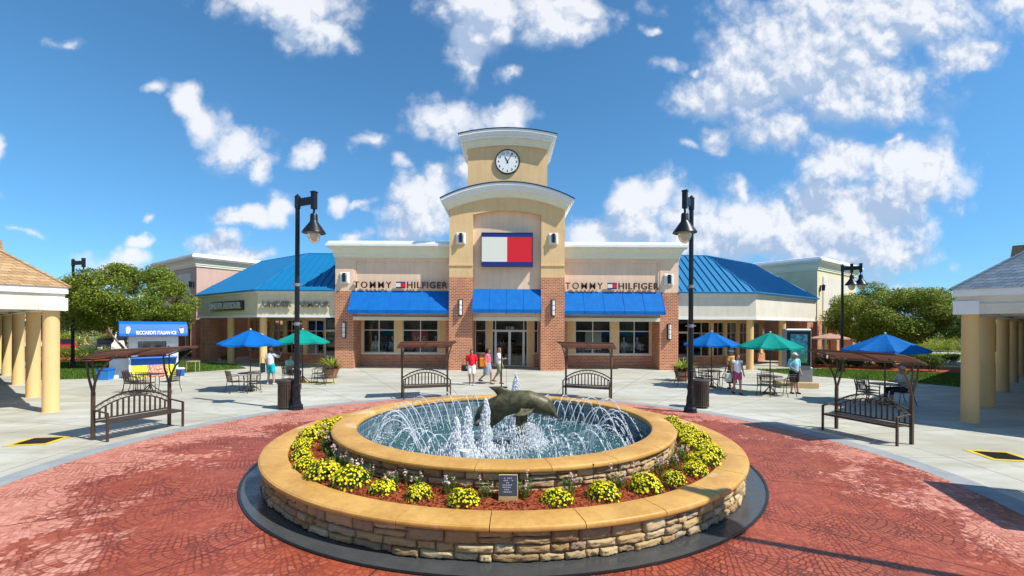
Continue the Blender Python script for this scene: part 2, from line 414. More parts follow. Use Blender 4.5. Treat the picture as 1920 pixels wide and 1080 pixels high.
M['black'] = plain('black painted metal', (.018, .02, .024), .35, .4, var=.2); M['bench'] = plain('brown painted metal', (.085, .06, .042), .42, .35, var=.25, scale=8)
M['slat'] = plain('rust brown canopy slats', (.26, .075, .04), .55, 0, var=.3, scale=6); M['bin'] = plain('dark brown slatted metal', (.075, .052, .036), .5, .2, var=.3)
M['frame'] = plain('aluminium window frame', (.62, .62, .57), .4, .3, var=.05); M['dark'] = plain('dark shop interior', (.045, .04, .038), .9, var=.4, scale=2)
M['navy'] = plain('navy sign panel', (.012, .025, .20), .35, var=.03); M['signwhite'] = plain('white sign panel', (.80, .78, .66), .35, var=.03); M['red'] = plain('red sign panel', (.72, .01, .015), .35, var=.03)
M['letter'] = plain('dark brown sign letters', (.045, .018, .02), .4, var=.05); M['greyletter'] = plain('grey sign letters', (.11, .11, .11), .4)
M['terra'] = plain('terracotta', (.50, .23, .13), .8, var=.2, scale=5, bump=.2); M['bark'] = plain('crape myrtle bark', (.25, .18, .12), .85, var=.3, scale=9, bump=.5)
M['leaf'] = leafmat('tree leaves', (.080, .135, .014), (.23, .30, .030), (.42, .45, .055)); M['leafdark'] = leafmat('dark leaves', (.035, .07, .012), (.08, .14, .02), (.15, .22, .03))
M['leafyel'] = leafmat('yellow green leaves', (.16, .24, .02), (.36, .42, .03), (.55, .58, .08)); M['leafmum'] = leafmat('mum leaves', (.04, .11, .015), (.10, .20, .03), (.2, .3, .04), sc_=5)
M['mum'] = leafmat('yellow petals', (.78, .66, .012), (.90, .80, .02), (.66, .62, .02), .2, 6); M['pinkpetal'] = leafmat('pink and white petals', (.80, .50, .52), (.85, .80, .76), (.70, .30, .38), .2, 6)
M['purple'] = leafmat('purple leaves', (.07, .015, .03), (.14, .03, .05), (.2, .06, .06), .2)
M['bulb'] = plain('frosted lamp globe', (.78, .72, .52), .15, trans=.35); M['kblue'] = plain('blue vinyl', (.003, .13, .55), .45, var=.08)
M['kwhite'] = plain('white laminate', (.74, .78, .80), .45, var=.07); M['plastic'] = plain('blue plastic', (.02, .22, .62), .4)
M['asphalt'] = plain('asphalt', (.055, .055, .055), .9, var=.25, scale=1); M['kerb'] = plain('grey kerb concrete', (.28, .30, .30), .8, var=.2, scale=2.5, bump=.15)
M['yellow'] = plain('worn yellow paint', (.62, .46, .03), .7, var=.25, scale=4); M['grate'] = plain('iron grate', (.035, .03, .025), .6, .5)
M['teal'] = plain('teal metal roofing', (.02, .33, .32), .45, .1); M['skin'] = plain('skin', (.52, .29, .19), .6, var=.08, spec=.35); M['skin2'] = plain('tanned skin', (.42, .21, .13), .6, var=.08, spec=.35)
M['gold'] = plain('pale stone block', (.50, .37, .18), .8, var=.2, scale=9, bump=.3); M['plaque'] = plain('dark bronze plaque', (.05, .05, .06), .35, .5, var=.2, scale=20)
M['ground'] = plain('far ground', (.16, .17, .10), .95, var=.3, scale=.05); M['grey'] = plain('brushed grey metal', (.30, .31, .33), .4, .5); M['soffit'] = plain('porch ceiling', (.66, .57, .44), .85, var=.06, scale=1)
M['carred'] = plain('red car paint', (.45, .02, .02), .2, .2); M['carwhite'] = plain('white van paint', (.78, .78, .76), .25); M['carblack'] = plain('black car paint', (.02, .02, .025), .2, .2); M['rubber'] = plain('tyre rubber', (.02, .02, .02), .8)
M['orangeroof'] = m_shingle('orange brown shingle', (.50, .22, .12), (.40, .17, .10), (.2, .09, .05))
_cl = {}
def cloth(col):
    k = tuple(col)
    if k not in _cl: _cl[k] = plain('cloth', col, .85, 0, var=.15, scale=9, bump=.25, spec=.2)
    return _cl[k]

# ------------------------------------------------------------------ mesh helper
class MB:
    def __init__(s): s.v, s.f, s.T = [], [], Matrix.Identity(4)
    def add(s, vs, fs):
        b = len(s.v); T = s.T
        s.v += [tuple(T @ Vector(p)) for p in vs]; s.f += [tuple(b + i for i in f) for f in fs]
    def box(s, x0, x1, y0, y1, z0, z1):
        if x0 > x1: x0, x1 = x1, x0
        if y0 > y1: y0, y1 = y1, y0
        s.add([(x0,y0,z0),(x1,y0,z0),(x1,y1,z0),(x0,y1,z0),(x0,y0,z1),(x1,y0,z1),(x1,y1,z1),(x0,y1,z1)],
              [(0,3,2,1),(4,5,6,7),(0,1,5,4),(1,2,6,5),(2,3,7,6),(3,0,4,7)])
        return s
    def bev(s, x0, x1, y0, y1, z0, z1, b=.02):
        """box with chamfered vertical edges and top"""
        if x0 > x1: x0, x1 = x1, x0
        if y0 > y1: y0, y1 = y1, y0
        def ring(i, z):
            return [(x0+b+i,y0+i,z),(x1-b-i,y0+i,z),(x1-i,y0+b+i,z),(x1-i,y1-b-i,z),(x1-b-i,y1-i,z),(x0+b+i,y1-i,z),(x0+i,y1-b-i,z),(x0+i,y0+b+i,z)]
        s.loft([ring(0, z0), ring(0, z1 - b), ring(b * .8, z1)], True, True); return s
    def loft(s, rings, cap0=False, cap1=False, closed=True):
        n = len(rings[0]); vs = [p for r in rings for p in r]; fs = []
        for i in range(len(rings) - 1):
            for j in range(n if closed else n - 1):
                k = (j + 1) % n
                fs.append((i*n+j, i*n+k, (i+1)*n+k, (i+1)*n+j))
        if cap0: fs.append(tuple(reversed(range(n))))
        if cap1: fs.append(tuple((len(rings)-1)*n + j for j in range(n)))
        s.add(vs, fs); return s
    def lathe(s, prof, n=24, c=(0, 0, 0), a0=0, a1=2*math.pi, caps=False):
        full = abs(a1 - a0 - 2*math.pi) < 1e-6
        m = n if full else n + 1
        rings = [[(c[0]+r*math.cos(a0+(a1-a0)*j/n), c[1]+r*math.sin(a0+(a1-a0)*j/n), c[2]+z) for j in range(m)] for r, z in prof]
        s.loft(rings, caps, caps, full); return s
    def cyl(s, x, y, z0, z1, r, r2=None, n=16): return s.lathe([(r, z0), (r if r2 is None else r2, z1)], n, (x, y, 0), caps=True)
    def tube(s, pts, r, n=8, caps=True, sq=1):
        pts = [Vector(p) for p in pts]; rs = r if hasattr(r, '__len__') else [r] * len(pts)
        rings = []; up = None
        for i, p in enumerate(pts):
            t = (pts[min(i+1, len(pts)-1)] - pts[max(i-1, 0)]).normalized()
            if up is None:
                up = Vector((0, 0, 1)) if abs(t.z) < .9 else Vector((0, 1, 0))
            a = t.cross(up).normalized(); b = a.cross(t).normalized(); up = b
            rings.append([tuple(p + (a*math.cos(q)+b*math.sin(q)*sq) * rs[i]) for q in [2*math.pi*(k+.5)/n for k in range(n)]])
        s.loft(rings, caps, caps); return s
    def prism(s, poly, z0, z1):
        n = len(poly)
        s.add([(x, y, z0) for x, y in poly] + [(x, y, z1) for x, y in poly],
              [tuple(reversed(range(n))), tuple(range(n, 2*n))] + [(i, (i+1) % n, n+(i+1) % n, n+i) for i in range(n)]); return s
    def prismy(s, poly, y0, y1):
        """polygon in x,z pushed along y"""
        n = len(poly)
        s.add([(x, y0, z) for x, z in poly] + [(x, y1, z) for x, z in poly],
              [tuple(range(n)), tuple(reversed(range(n, 2*n)))] + [(i, n+i, n+(i+1) % n, (i+1) % n) for i in range(n)]); return s
    def prismx(s, poly, x0, x1):
        n = len(poly)
        s.add([(x0, y, z) for y, z in poly] + [(x1, y, z) for y, z in poly],
              [tuple(range(n)), tuple(reversed(range(n, 2*n)))] + [(i, n+i, n+(i+1) % n, (i+1) % n) for i in range(n)]); return s
    def sphere(s, c, r, n=10, m=6, sx=1, sy=1, sz=1):
        rings = []
        for i in range(1, m):
            a = math.pi * i / m
            rings.append([(c[0]+r*sx*math.sin(a)*math.cos(2*math.pi*j/n), c[1]+r*sy*math.sin(a)*math.sin(2*math.pi*j/n), c[2]-r*sz*math.cos(a)) for j in range(n)])
        vs = [p for q in rings for p in q]; fs = []
        for i in range(m-2):
            for j in range(n): fs.append((i*n+j, i*n+(j+1) % n, (i+1)*n+(j+1) % n, (i+1)*n+j))
        vs += [(c[0], c[1], c[2]-r*sz), (c[0], c[1], c[2]+r*sz)]; a, b = len(vs)-2, len(vs)-1
        for j in range(n): fs.append((a, (j+1) % n, j)); fs.append((b, (m-2)*n+j, (m-2)*n+(j+1) % n))
        s.add(vs, fs); return s
    def oct(s, c, r):
        x, y, z = c
        s.add([(x+r,y,z),(x-r,y,z),(x,y+r,z),(x,y-r,z),(x,y,z+r*1.2),(x,y,z-r*1.2)], [(0,2,4),(2,1,4),(1,3,4),(3,0,4),(2,0,5),(1,2,5),(3,1,5),(0,3,5)])
    def build(s, name, m=None, parent=None, smooth=False, **kw):
        me = bpy.data.meshes.new(name); me.from_pydata(s.v, [], s.f)
        if smooth:
            me.polygons.foreach_set('use_smooth', [True] * len(me.polygons))
            try: me.set_sharp_from_angle(angle=R(smooth if smooth > 1 else 40))
            except Exception: pass
        if m is not None: me.materials.append(m if not isinstance(m, str) else M[m])
        me.update()
        o = bpy.data.objects.new(name, me); COL.objects.link(o)
        if parent is not None: o.parent = parent
        for k, v in kw.items(): o[k] = v
        return o
def raw(name, v, f, m, parent=None, smooth=False, **kw):
    """mesh from numpy arrays of vertices and equal-sized faces"""
    v = np.asarray(v, np.float32); f = np.asarray(f, np.int32)
    me = bpy.data.meshes.new(name); me.vertices.add(len(v)); me.vertices.foreach_set('co', v.ravel())
    k = f.shape[1]; me.loops.add(f.size); me.loops.foreach_set('vertex_index', f.ravel())
    me.polygons.add(len(f)); me.polygons.foreach_set('loop_start', np.arange(0, f.size, k, dtype=np.int32))
    me.update(calc_edges=True)
    if smooth: me.polygons.foreach_set('use_smooth', [True] * len(f))
    me.materials.append(M[m] if isinstance(m, str) else m)
    o = bpy.data.objects.new(name, me); COL.objects.link(o)
    if parent is not None: o.parent = parent
    for a, b in kw.items(): o[a] = b
    return o
def thing(name, label, cat, loc=(0, 0, 0), rz=0, group=None):
    o = bpy.data.objects.new(name, None); COL.objects.link(o); o.empty_display_size = .2
    o.location = loc; o.rotation_euler = (0, 0, rz); o['label'] = label; o['category'] = cat
    if group: o['group'] = group
    return o
def kids(o): return [c for c in COL.objects if c.parent == o]
def dup(root, loc=None, rz=None, label=None, group=None, sc_=None):
    def cp(o, par):
        c = o.copy(); COL.objects.link(c); c.parent = par
        for k in o.children: cp(k, c)
        return c
    ch = list(root.children); r = root.copy(); COL.objects.link(r)
    for k in ch: cp(k, r)
    if loc is not None: r.location = loc
    if rz is not None: r.rotation_euler = (0, 0, rz)
    if sc_ is not None: r.scale = (sc_,) * 3
    if label: r['label'] = label
    if group: r['group'] = group
    return r
def evalmesh(o):
    dg = bpy.context.evaluated_depsgraph_get(); dg.update()
    me = bpy.data.meshes.new_from_object(o.evaluated_get(dg)); return me
def text(name, body, w, h, m, parent, loc, depth=.05, bold=.0, rx=90, rz=0, shear=0, sp=1):
    """raised lettering, w wide and h tall, standing in the x,z plane with its middle at loc"""
    cu = bpy.data.curves.new('lettering', 'FONT'); cu.body = body; cu.size = 1; cu.extrude = .02; cu.offset = bold; cu.shear = shear; cu.resolution_u = 3; cu.space_character = sp
    t = bpy.data.objects.new('lettering', cu); COL.objects.link(t); me = evalmesh(t); bpy.data.objects.remove(t); bpy.data.curves.remove(cu)
    a = np.zeros(len(me.vertices)*3, np.float32); me.vertices.foreach_get('co', a); a = a.reshape(-1, 3)
    lo, hi = a.min(0), a.max(0); a = (a - (lo+hi)/2) * (w/(hi[0]-lo[0]), h/(hi[1]-lo[1]), depth/max(hi[2]-lo[2], 1e-5))
    me.vertices.foreach_set('co', a.ravel()); me.update(); me.materials.clear(); me.materials.append(M[m] if isinstance(m, str) else m); me.name = name
    o = bpy.data.objects.new(name, me); COL.objects.link(o); o.parent = parent; o.location = loc; o.rotation_euler = (R(rx), 0, R(rz)); return o
def remesh(mb, name, m, parent, voxel=.015, smooth=2, **kw):
    o = mb.build(name, m); md = o.modifiers.new('r', 'REMESH'); md.mode = 'VOXEL'; md.voxel_size = voxel; md.use_smooth_shade = True
    s2 = o.modifiers.new('s', 'SMOOTH'); s2.iterations = smooth; s2.factor = .5
    me = evalmesh(o); old = o.data; bpy.data.objects.remove(o); bpy.data.meshes.remove(old)
    me.name = name; me.materials.clear(); me.materials.append(M[m] if isinstance(m, str) else m)
    me.polygons.foreach_set('use_smooth', [True] * len(me.polygons))
    o = bpy.data.objects.new(name, me); COL.objects.link(o); o.parent = parent
    for k, v in kw.items(): o[k] = v
    return o
# ================================================================== ground
FC = (-.04, 9.77)            # middle of the fountain
RC = (-.3, 9.35); RR = 8.25  # red paved disc
def ring_sheet(name, c, r0, r1, z, m, n=96, kind='structure', h=0):
    mb = MB()
    if h: mb.lathe([(r1, 0), (r1, h), (r0, h), (r0, 0)], n, (c[0], c[1], z))
    else: mb.lathe([(r1, 0), (r0, 0)], n, (c[0], c[1], z))
    return mb.build(name, m, kind=kind)
MB().box(-900, 900, -400, 1400, -1.0, -.02).build('ground', 'ground', kind='structure')
MB().box(-60, 60, -30, 62, -.5, 0).build('plaza_pavement', 'concrete', kind='structure')
MB().add([(0, 0, 0)], []) 
ring_sheet('paving_border', RC, RR, RR + .42, .006, 'kerb')
mb = MB(); n = 96
mb.add([(RC[0] + RR*math.cos(2*math.pi*i/n), RC[1] + RR*math.sin(2*math.pi*i/n), .004) for i in range(n)], [tuple(range(n))])
mb.build('stamped_paving', 'stamped', kind='structure')
ring_sheet('drain_channel', FC, 4.5, 4.86, .009, 'wetdark')
ring_sheet('drain_channel_lip', FC, 4.86, 4.90, .009, 'black', h=.012)
def poly(name, pts, z, m, kind='structure'):
    mb = MB(); q = []
    for p in pts:
        g = G(*p); q.append((g.x, g.y, z))
    mb.add(q, [tuple(reversed(range(len(q))))]); o = mb.build(name, m, kind=kind)
    me = o.data
    if me.polygons[0].normal.z < 0: me.flip_normals()
    return o
def lawn(pts, dens, seed):
    o = poly('lawn', pts, .02, 'grass')
    rng = np.random.default_rng(seed); P = np.array([G(*p)[:2] for p in pts]); lo, hi = P.min(0), P.max(0)
    q = rng.uniform(lo, hi, (int(dens*(hi-lo).prod()), 2)); ins = np.zeros(len(q), bool); j = len(P)-1
    for i in range(len(P)):
        a, b = P[i], P[j]; c = ((a[1] > q[:, 1]) != (b[1] > q[:, 1])) & (q[:, 0] < (b[0]-a[0])*(q[:, 1]-a[1])/(b[1]-a[1]+1e-9)+a[0]); ins ^= c; j = i
    q = q[ins]; k = len(q); an = rng.uniform(0, 6.28, k); h = rng.uniform(.04, .10, k); w = .02
    dx, dy = np.cos(an)*w, np.sin(an)*w; z0 = np.full(k, .02)
    v = np.stack([np.stack([q[:,0]-dx, q[:,1]-dy, z0], 1), np.stack([q[:,0]+dx, q[:,1]+dy, z0], 1), np.stack([q[:,0]+rng.normal(0,.02,k), q[:,1]+rng.normal(0,.02,k), z0+h], 1)], 1).reshape(-1, 3)
    raw('grass_blades', v, np.arange(3*k).reshape(-1, 3), 'leafyel' if 0 else 'leafmum', kind='stuff', label='short green grass blades on the lawn')
lawn([(60, 713), (215, 709), (345, 699), (462, 691), (440, 684), (340, 677), (60, 679)], 260, 3)
lawn([(1418, 693), (1478, 702), (1560, 708), (1727, 719), (1812, 727), (1812, 701), (1727, 699), (1560, 692)], 260, 4)
poly('mulch_bed', [(60, 679), (200, 679), (340, 677), (340, 668), (60, 668)], .03, 'mulch')
poly('mulch_bed', [(1500, 688), (1560, 692), (1727, 699), (1812, 701), (1812, 690), (1640, 680), (1500, 680)], .03, 'mulch')
poly('garden_lawn', [(1640, 679), (1900, 690), (1900, 664), (1640, 662)], .024, 'grass')
poly('garden_path', [(1700, 680), (1900, 690), (1900, 682), (1720, 674)], .03, 'kerb')
MB().box(-70, -27, 33, 60, 0, .01).build('car_park', 'asphalt', kind='structure')

def drain(px, py, rz, label):
    g = G(px, py); t = thing('drain_grate', label, 'drain', (g.x, g.y, .004), rz, 'drain grates with yellow borders')
    mb = MB()
    mb.box(-.42, .42, -.42, -.30, .001, .004).box(-.42, .42, .30, .42, .001, .004).box(-.42, -.30, -.30, .30, .001, .004).box(.30, .42, -.30, .30, .001, .004)
    mb.build('yellow_border', 'yellow', t)
    mb = MB(); mb.box(-.30, .30, -.30, .30, .0005, .0015)
    for i in range(15): mb.box(-.29 + i*.04, -.27 + i*.04, -.29, .29, .0016, .012)
    mb.build('grating', 'grate', t)
drain(74, 827, R(12), 'iron drain grate with yellow painted border beside the left arched bench')
drain(1876, 855, R(-12), 'iron drain grate with yellow painted border in the shade by the right columns')

# ================================================================== fountain
RO, RI = 4.62, 3.454        # outer edges of the two cap rings
ZO, ZI = .46, .754
F = thing('fountain', 'round two tier fountain with pale ledgestone walls and honey coloured cap stones', 'fountain', (FC[0], FC[1], 0))
def stone_ring(name, r, z0, z1, seed, parent, wmin=.14, wmax=.46, rows=None):
    rng = random.Random(seed); vs = []; fs = []
    hs = []; z = z0
    while z < z1 - .03:
        h = rng.uniform(.065, .135); h = min(h, z1 - z)
        if z1 - z - h < .05: h = z1 - z
        hs.append((z, h)); z += h
    nu, nv = 9, 6
    for (z, h) in hs:
        a = rng.uniform(0, .2); end = a + 2*math.pi
        while a < end - .01:
            w = rng.uniform(wmin, wmax) / r
            if end - (a + w) < .03: w = end - a
            split = 2 if (h > .105 and rng.random() < .3) else 1
            for s in range(split):
                za, hh = z + h*s/split, h/split
                out = rng.uniform(-.008, .028); tl = rng.uniform(-.02, .02); tz = rng.uniform(-.012, .012)
                g = .005; b = len(vs); ph = rng.uniform(0, 99)
                cj = [[(rng.uniform(0, .010), rng.uniform(0, .010)) for _ in range(2)] for _ in range(2)]
                for j in range(-1, nv+1):
                    for i in range(-1, nu+1):
                        ii, jj = min(max(i, 0), nu-1), min(max(j, 0), nv-1); u, v = ii/(nu-1), jj/(nv-1)
                        rim = (i != ii) or (j != jj)
                        edge = ii in (0, nu-1) or jj in (0, nv-1)
                        cu, cv = cj[0 if u < .5 else 1][0 if v < .5 else 1]
                        aa = a + (g + cu)/r + u * (w - 2*(g + cu)/r) + (rng.uniform(-.002, .002)/r if edge else rng.uniform(-.006, .006)/r)
                        zz = za + g + cv + v * (hh - 2*(g + cv)) + (math.sin(u*5 + ph)*.004) + (0 if edge else rng.uniform(-.006, .006))
                        rr = r + out + tl*(u-.5) + tz*(v-.5) + rng.uniform(-.009, .011) + .008*math.sin(u*9+ph)*math.sin(v*7+ph*2) - (.016 if edge else 0)
                        if rim: rr = r - .06
                        vs.append((rr*math.sin(aa), -rr*math.cos(aa), zz))
                W = nu + 2
                for j in range(nv+1):
                    for i in range(nu+1): fs.append((b+j*W+i, b+j*W+i+1, b+(j+1)*W+i+1, b+(j+1)*W+i))
            a += w
    o = raw(name, vs, fs, 'ledgestone', parent); return o
def mortar(r, z0, z1, parent, name='mortar_bed'):
    MB().lathe([(r-.03, z0), (r-.03, z1)], 96).build(name, 'gold', parent, smooth=True)
def cap_ring(name, r_out, r_in, ztop, th, nseg, parent, off):
    mb = MB(); t = th
    prof = [(r_in, -t*.8), (r_in, -.018), (r_in+.012, -.006), (r_in+.035, 0), (r_out-.075, -.004), (r_out-.03, -.012), (r_out-.026, -.019), (r_out-.009, -.024), (r_out, -t*.55), (r_out-.012, -t*.88), (r_out-.05, -t), (r_in, -t)]
    for k in range(nseg):
        a0 = 2*math.pi*k/nseg + off + .0012; a1 = 2*math.pi*(k+1)/nseg + off - .0012
        m = 6
        rings = [[(r*math.cos(a0+(a1-a0)*j/m), r*math.sin(a0+(a1-a0)*j/m), ztop+z) for r, z in prof] for j in range(m+1)]
        mb.loft(rings, True, True)
    o = mb.build(name, 'cap', parent, smooth=50); return o
ow = stone_ring('outer_wall', RO - .075, .01, ZO - .085, 11, F); mortar(RO - .10, .0, ZO - .06, F)
cap_ring('outer_cap_stones', RO, RO - .46, ZO, .088, 26, F, .09)
iw = stone_ring('inner_wall', RI - .07, .34, ZI - .08, 12, F); mortar(RI - .095, .3, ZI - .06, F)
cap_ring('inner_cap_stones', RI, RI - .46, ZI, .085, 20, F, .2)
MB().lathe([(RI-.44, ZI-.02), (RI-.44, -.1), (.02, -.1)], 96).build('basin', 'tile', F)
MB().lathe([(RO-.44, ZO-.07), (RO-.44, .2)], 96).build('planter_lining', 'gold', F)
# pool water with real chop
def pool_surface():
    n, m = 96, 34; vs = [(0, 0, .2)]; rng = random.Random(5)
    for i in range(1, m+1):
        r = (RI-.445) * i/m
        for j in range(n):
            a = 2*math.pi*j/n; x, y = r*math.cos(a), r*math.sin(a)
            h = .020*math.sin(7*x+3*y)+.016*math.sin(-5*x+9*y+1)+rng.uniform(-.018, .018)
            vs.append((x, y, .2+h*(1 if i < m else .3)))
    fs = [(0, 1+j, 1+(j+1) % n) for j in range(n)]
    mb = MB(); mb.add(vs, fs + [(1+(i-1)*n+j, 1+i*n+j, 1+i*n+(j+1) % n, 1+(i-1)*n+(j+1) % n) for i in range(1, m) for j in range(n)])
    o = mb.build('pool_water', 'water', None, smooth=170, kind='structure'); o.location = (FC[0], FC[1], 0)
pool_surface()
# mulch ring
def mulch():
    rng = np.random.default_rng(8); mb = MB()
    prof = [(RI-.08, .40)] + [(RI-.08 + (RO-.45-RI+.08)*t, .40+.035*math.sin(t*3.1)) for t in (.15, .3, .5, .7, .85)] + [(RO-.44, .385)]
    rings = []
    for j in range(160):
        a = 2*math.pi*j/160; rings.append([(r*math.cos(a), r*math.sin(a), z + rng.uniform(-.012, .012)) for r, z in prof])
    mb.loft(rings + [rings[0]], closed=False); o = mb.build('mulch_ring', 'mulch', None, kind='stuff', label='rust red bark mulch filling the planter ring'); o.location = (*FC, 0)
    k = 15000; a = rng.uniform(0, 2*math.pi, k); r = rng.uniform(RI-.06, RO-.46, k); L = rng.uniform(.02, .055, k); w = rng.uniform(.004, .010, k)
    t = (r-(RI-.08))/(RO-.45-RI+.08); z = .405+.035*np.sin(t*3.1)+rng.uniform(0, .02, k)
    c = np.stack([r*np.cos(a)+FC[0], r*np.sin(a)+FC[1], z], 1); th = rng.uniform(0, 6.28, k)
    d = np.stack([np.cos(th), np.sin(th), rng.normal(0, .35, k)], 1)*L[:, None]/2; e = np.stack([-np.sin(th), np.cos(th), rng.normal(0, .4, k)], 1)*w[:, None]
    v = np.stack([c-d-e, c+d-e, c+d+e, c-d+e], 1).reshape(-1, 3)
    raw('mulch_chips', v, np.arange(4*k).reshape(-1, 4), 'mulch', kind='stuff', label='loose chips of red bark mulch between the flowers')
mulch()

# plaque block
g = G(953, 943, .42)
t = thing('plaque_block', 'low pale stone block carrying a dark metal plaque at the front of the planter', 'plaque', (g.x, g.y + .12, .40))
mb = MB(); mb.prismx([(-.12, 0), (.16, 0), (.16, .30), (.10, .30), (-.12, .115)], -.125, .125); mb.build('stone_block', 'gold', t)
mb = MB(); mb.prismx([(-.125, .122), (-.118, .113), (.102, .300), (.095, .309)], -.118, .118); mb.build('plaque_panel', 'plaque', t)
mb = MB()
rngp = random.Random(3)
for i in range(7):
    f0 = .12 + i*.115; w = rngp.uniform(.05, .10)
    y0, z0 = -.125 + .22*f0, .1225 + .187*f0
    for k in range(int(w/.011)):
        x = -w + k*.022
        if rngp.random() < .85: mb.prismx([(y0, z0+.0004), (y0+.012, z0+.0106), (y0+.010, z0+.0122), (y0-.002, z0+.002)], x, x+.015)
mb.build('raised_lettering', 'grey', t)

# ------------------------------------------------------------------ flowers
def mum_mesh(seed):
    rng = np.random.default_rng(seed); root_v = []; lv = []; lf = []; fv = []; ff = []
    rad = .235; h = .22
    for k in range(560):     # leaves
        a = rng.uniform(0, 6.28); u = rng.uniform(0, 1); r = rad*math.sqrt(u)*.98; zz = h*math.sqrt(max(0, 1-(r/rad)**2))*rng.uniform(.35, .96)
        c = np.array([r*math.cos(a), r*math.sin(a), zz]); d = rng.normal(0, 1, 3); d[2] = abs(d[2])*.6; d /= np.linalg.norm(d); e = np.cross(d, rng.normal(0, 1, 3)); e /= np.linalg.norm(e)
        L, w = rng.uniform(.03, .055), .012; b = len(lv); lv += [c, c+d*L*.5+e*w, c+d*L, c+d*L*.5-e*w]; lf.append((b, b+1, b+2, b+3))
    lump = [(rng.uniform(0, 6.28), rng.uniform(.6, 1)) for _ in range(5)]
    for k in range(int(rng.uniform(190, 380))):     # flower heads: little shallow cups
        a = rng.uniform(0, 6.28); u = rng.uniform(0, 1)**.8; r = rad*math.sqrt(u)*1.03
        if r > rad*.75 and rng.random() < .3: continue
        zz = h*math.sqrt(max(0.02, 1-(r/rad/1.05)**2)) + rng.normal(0, .012) + .012*math.sin(3*a+seed)
        nrm = np.array([r*math.cos(a)/rad, r*math.sin(a)/rad, .9*zz/h+.35]) + rng.normal(0, .25, 3); nrm /= np.linalg.norm(nrm)
        t = np.cross(nrm, [.3, .5, .8]); t /= np.linalg.norm(t); s = np.cross(nrm, t); c = np.array([r*math.cos(a), r*math.sin(a), max(zz, .02)])
        q = rng.uniform(.011, .019); b = len(fv); fv.append(c+nrm*q*.15)
        for j in range(6): fv.append(c + (t*math.cos(j*1.047)+s*math.sin(j*1.047))*q + nrm*q*.45)
        for j in range(6): ff.append((b, b+1+j, b+1+(j+1) % 6))
    return lv, lf, fv, ff
protos = []
for s in range(6):
    t = thing('chrysanthemum', 'x', 'flower', (0, 0, 0)); lv, lf, fv, ff = mum_mesh(s)
    raw('foliage', lv, lf, 'leafmum', t); raw('blossoms', fv, ff, 'mum', t); protos.append(t)
sprotos = []
for s in range(3):
    rng = np.random.default_rng(40+s); t = thing('snapdragon', 'x', 'flower', (0, 0, 0)); lv, lf, fv, ff = [], [], [], []
    for st in range(9):
        bx, by = rng.normal(0, .055, 2); tx, ty = bx+rng.normal(0, .03), by+rng.normal(0, .03); H = rng.uniform(.18, .34)
        for k in range(46):
            u = rng.uniform(0, .8); c = np.array([bx+(tx-bx)*u, by+(ty-by)*u, H*u]); a = rng.uniform(0, 6.28); d = np.array([math.cos(a), math.sin(a), .7]); d /= np.linalg.norm(d); e = np.cross(d, [0, 0, 1]); e /= np.linalg.norm(e)
            L, w = rng.uniform(.035, .07), .008; b = len(lv); lv += [c, c+d*L*.5+e*w, c+d*L, c+d*L*.5-e*w]; lf.append((b, b+1, b+2, b+3))
        if st < 4:
            for k in range(10):
                u = rng.uniform(.75, 1.1); c = np.array([tx, ty, H*u])+rng.normal(0, .012, 3); nrm = rng.normal(0, 1, 3); nrm /= np.linalg.norm(nrm); tt = np.cross(nrm, [.3, .5, .8]); tt /= np.linalg.norm(tt); ss = np.cross(nrm, tt)
                q = rng.uniform(.010, .018); b = len(fv); fv.append(c)
                for j in range(5): fv.append(c+(tt*math.cos(j*1.257)+ss*math.sin(j*1.257))*q+nrm*q*.4)
                for j in range(5): ff.append((b, b+1+j, b+1+(j+1) % 5))
    raw('foliage', lv, lf, 'leafmum', t); raw('blossoms', fv, ff, 'pinkpetal', t); sprotos.append(t)
ORD = ['first', 'second', 'third', 'fourth', 'fifth', 'sixth', 'seventh', 'eighth', 'ninth', 'tenth', 'eleventh', 'twelfth', 'thirteenth', 'fourteenth', 'fifteenth', 'sixteenth', 'seventeenth']
mumsL = [(869, 940), (786, 929), (719, 918), (657, 907), (607, 893), (572, 876), (566, 855), (568, 836), (585, 820), (612, 806), (632, 795)]
mumsR = [(1045, 937), (1131, 928), (1211, 916), (1262, 901), (1302, 885), (1262+60, 868), (1337, 856), (1300, 864), (1330, 840), (1300, 838), (1312, 823), (1285, 825), (1290, 808), (1265, 806), (1268, 795)]
rnd = random.Random(4); used = set()
def place(protos, pts, side, what, group, z, lo, hi, s0, s1):
    for i, (px, py) in enumerate(pts):
        g = G(px, py, z); d = Vector((g.x-FC[0], g.y-FC[1])); r = min(max(d.length, lo), hi); d = d.normalized()*r
        p = protos[rnd.randrange(len(protos))]; lab = '%s, %s one going %s from the plaque block' % (what, ORD[i], side)
        s = rnd.uniform(s0, s1)
        if id(p) not in used:
            used.add(id(p)); o = p
        else: o = dup(p)
        o.location = (FC[0]+d.x, FC[1]+d.y, .40); o.rotation_euler = (0, 0, rnd.uniform(0, 6.28)); o.scale = (s, s, s*rnd.uniform(.9, 1.15)); o['label'] = lab; o['group'] = group
place(protos, mumsL, 'left', 'round yellow chrysanthemum clump in red mulch', 'yellow chrysanthemum clumps', .45, 3.64, 4.0, .74, 1.24)
place(protos, mumsR, 'right', 'round yellow chrysanthemum clump in red mulch', 'yellow chrysanthemum clumps', .45, 3.64, 4.0, .74, 1.24)
place(sprotos, [(912, 920), (843, 915), (775, 905), (728, 905), (690, 890), (668, 880), (640, 868), (648, 850), (636, 835), (622, 822), (600, 812)], 'left', 'upright pale pink snapdragon with green leaves', 'pink and white snapdragons', .5, 3.55, 3.66, .78, 1.02)
place(sprotos, [(990, 925), (1065, 915), (1160, 905), (1205, 898), (1243, 886), (1262, 872), (1275, 858), (1262, 845)], 'right', 'upright pale pink snapdragon with green leaves', 'pink and white snapdragons', .5, 3.55, 3.66, .75, 1.0)

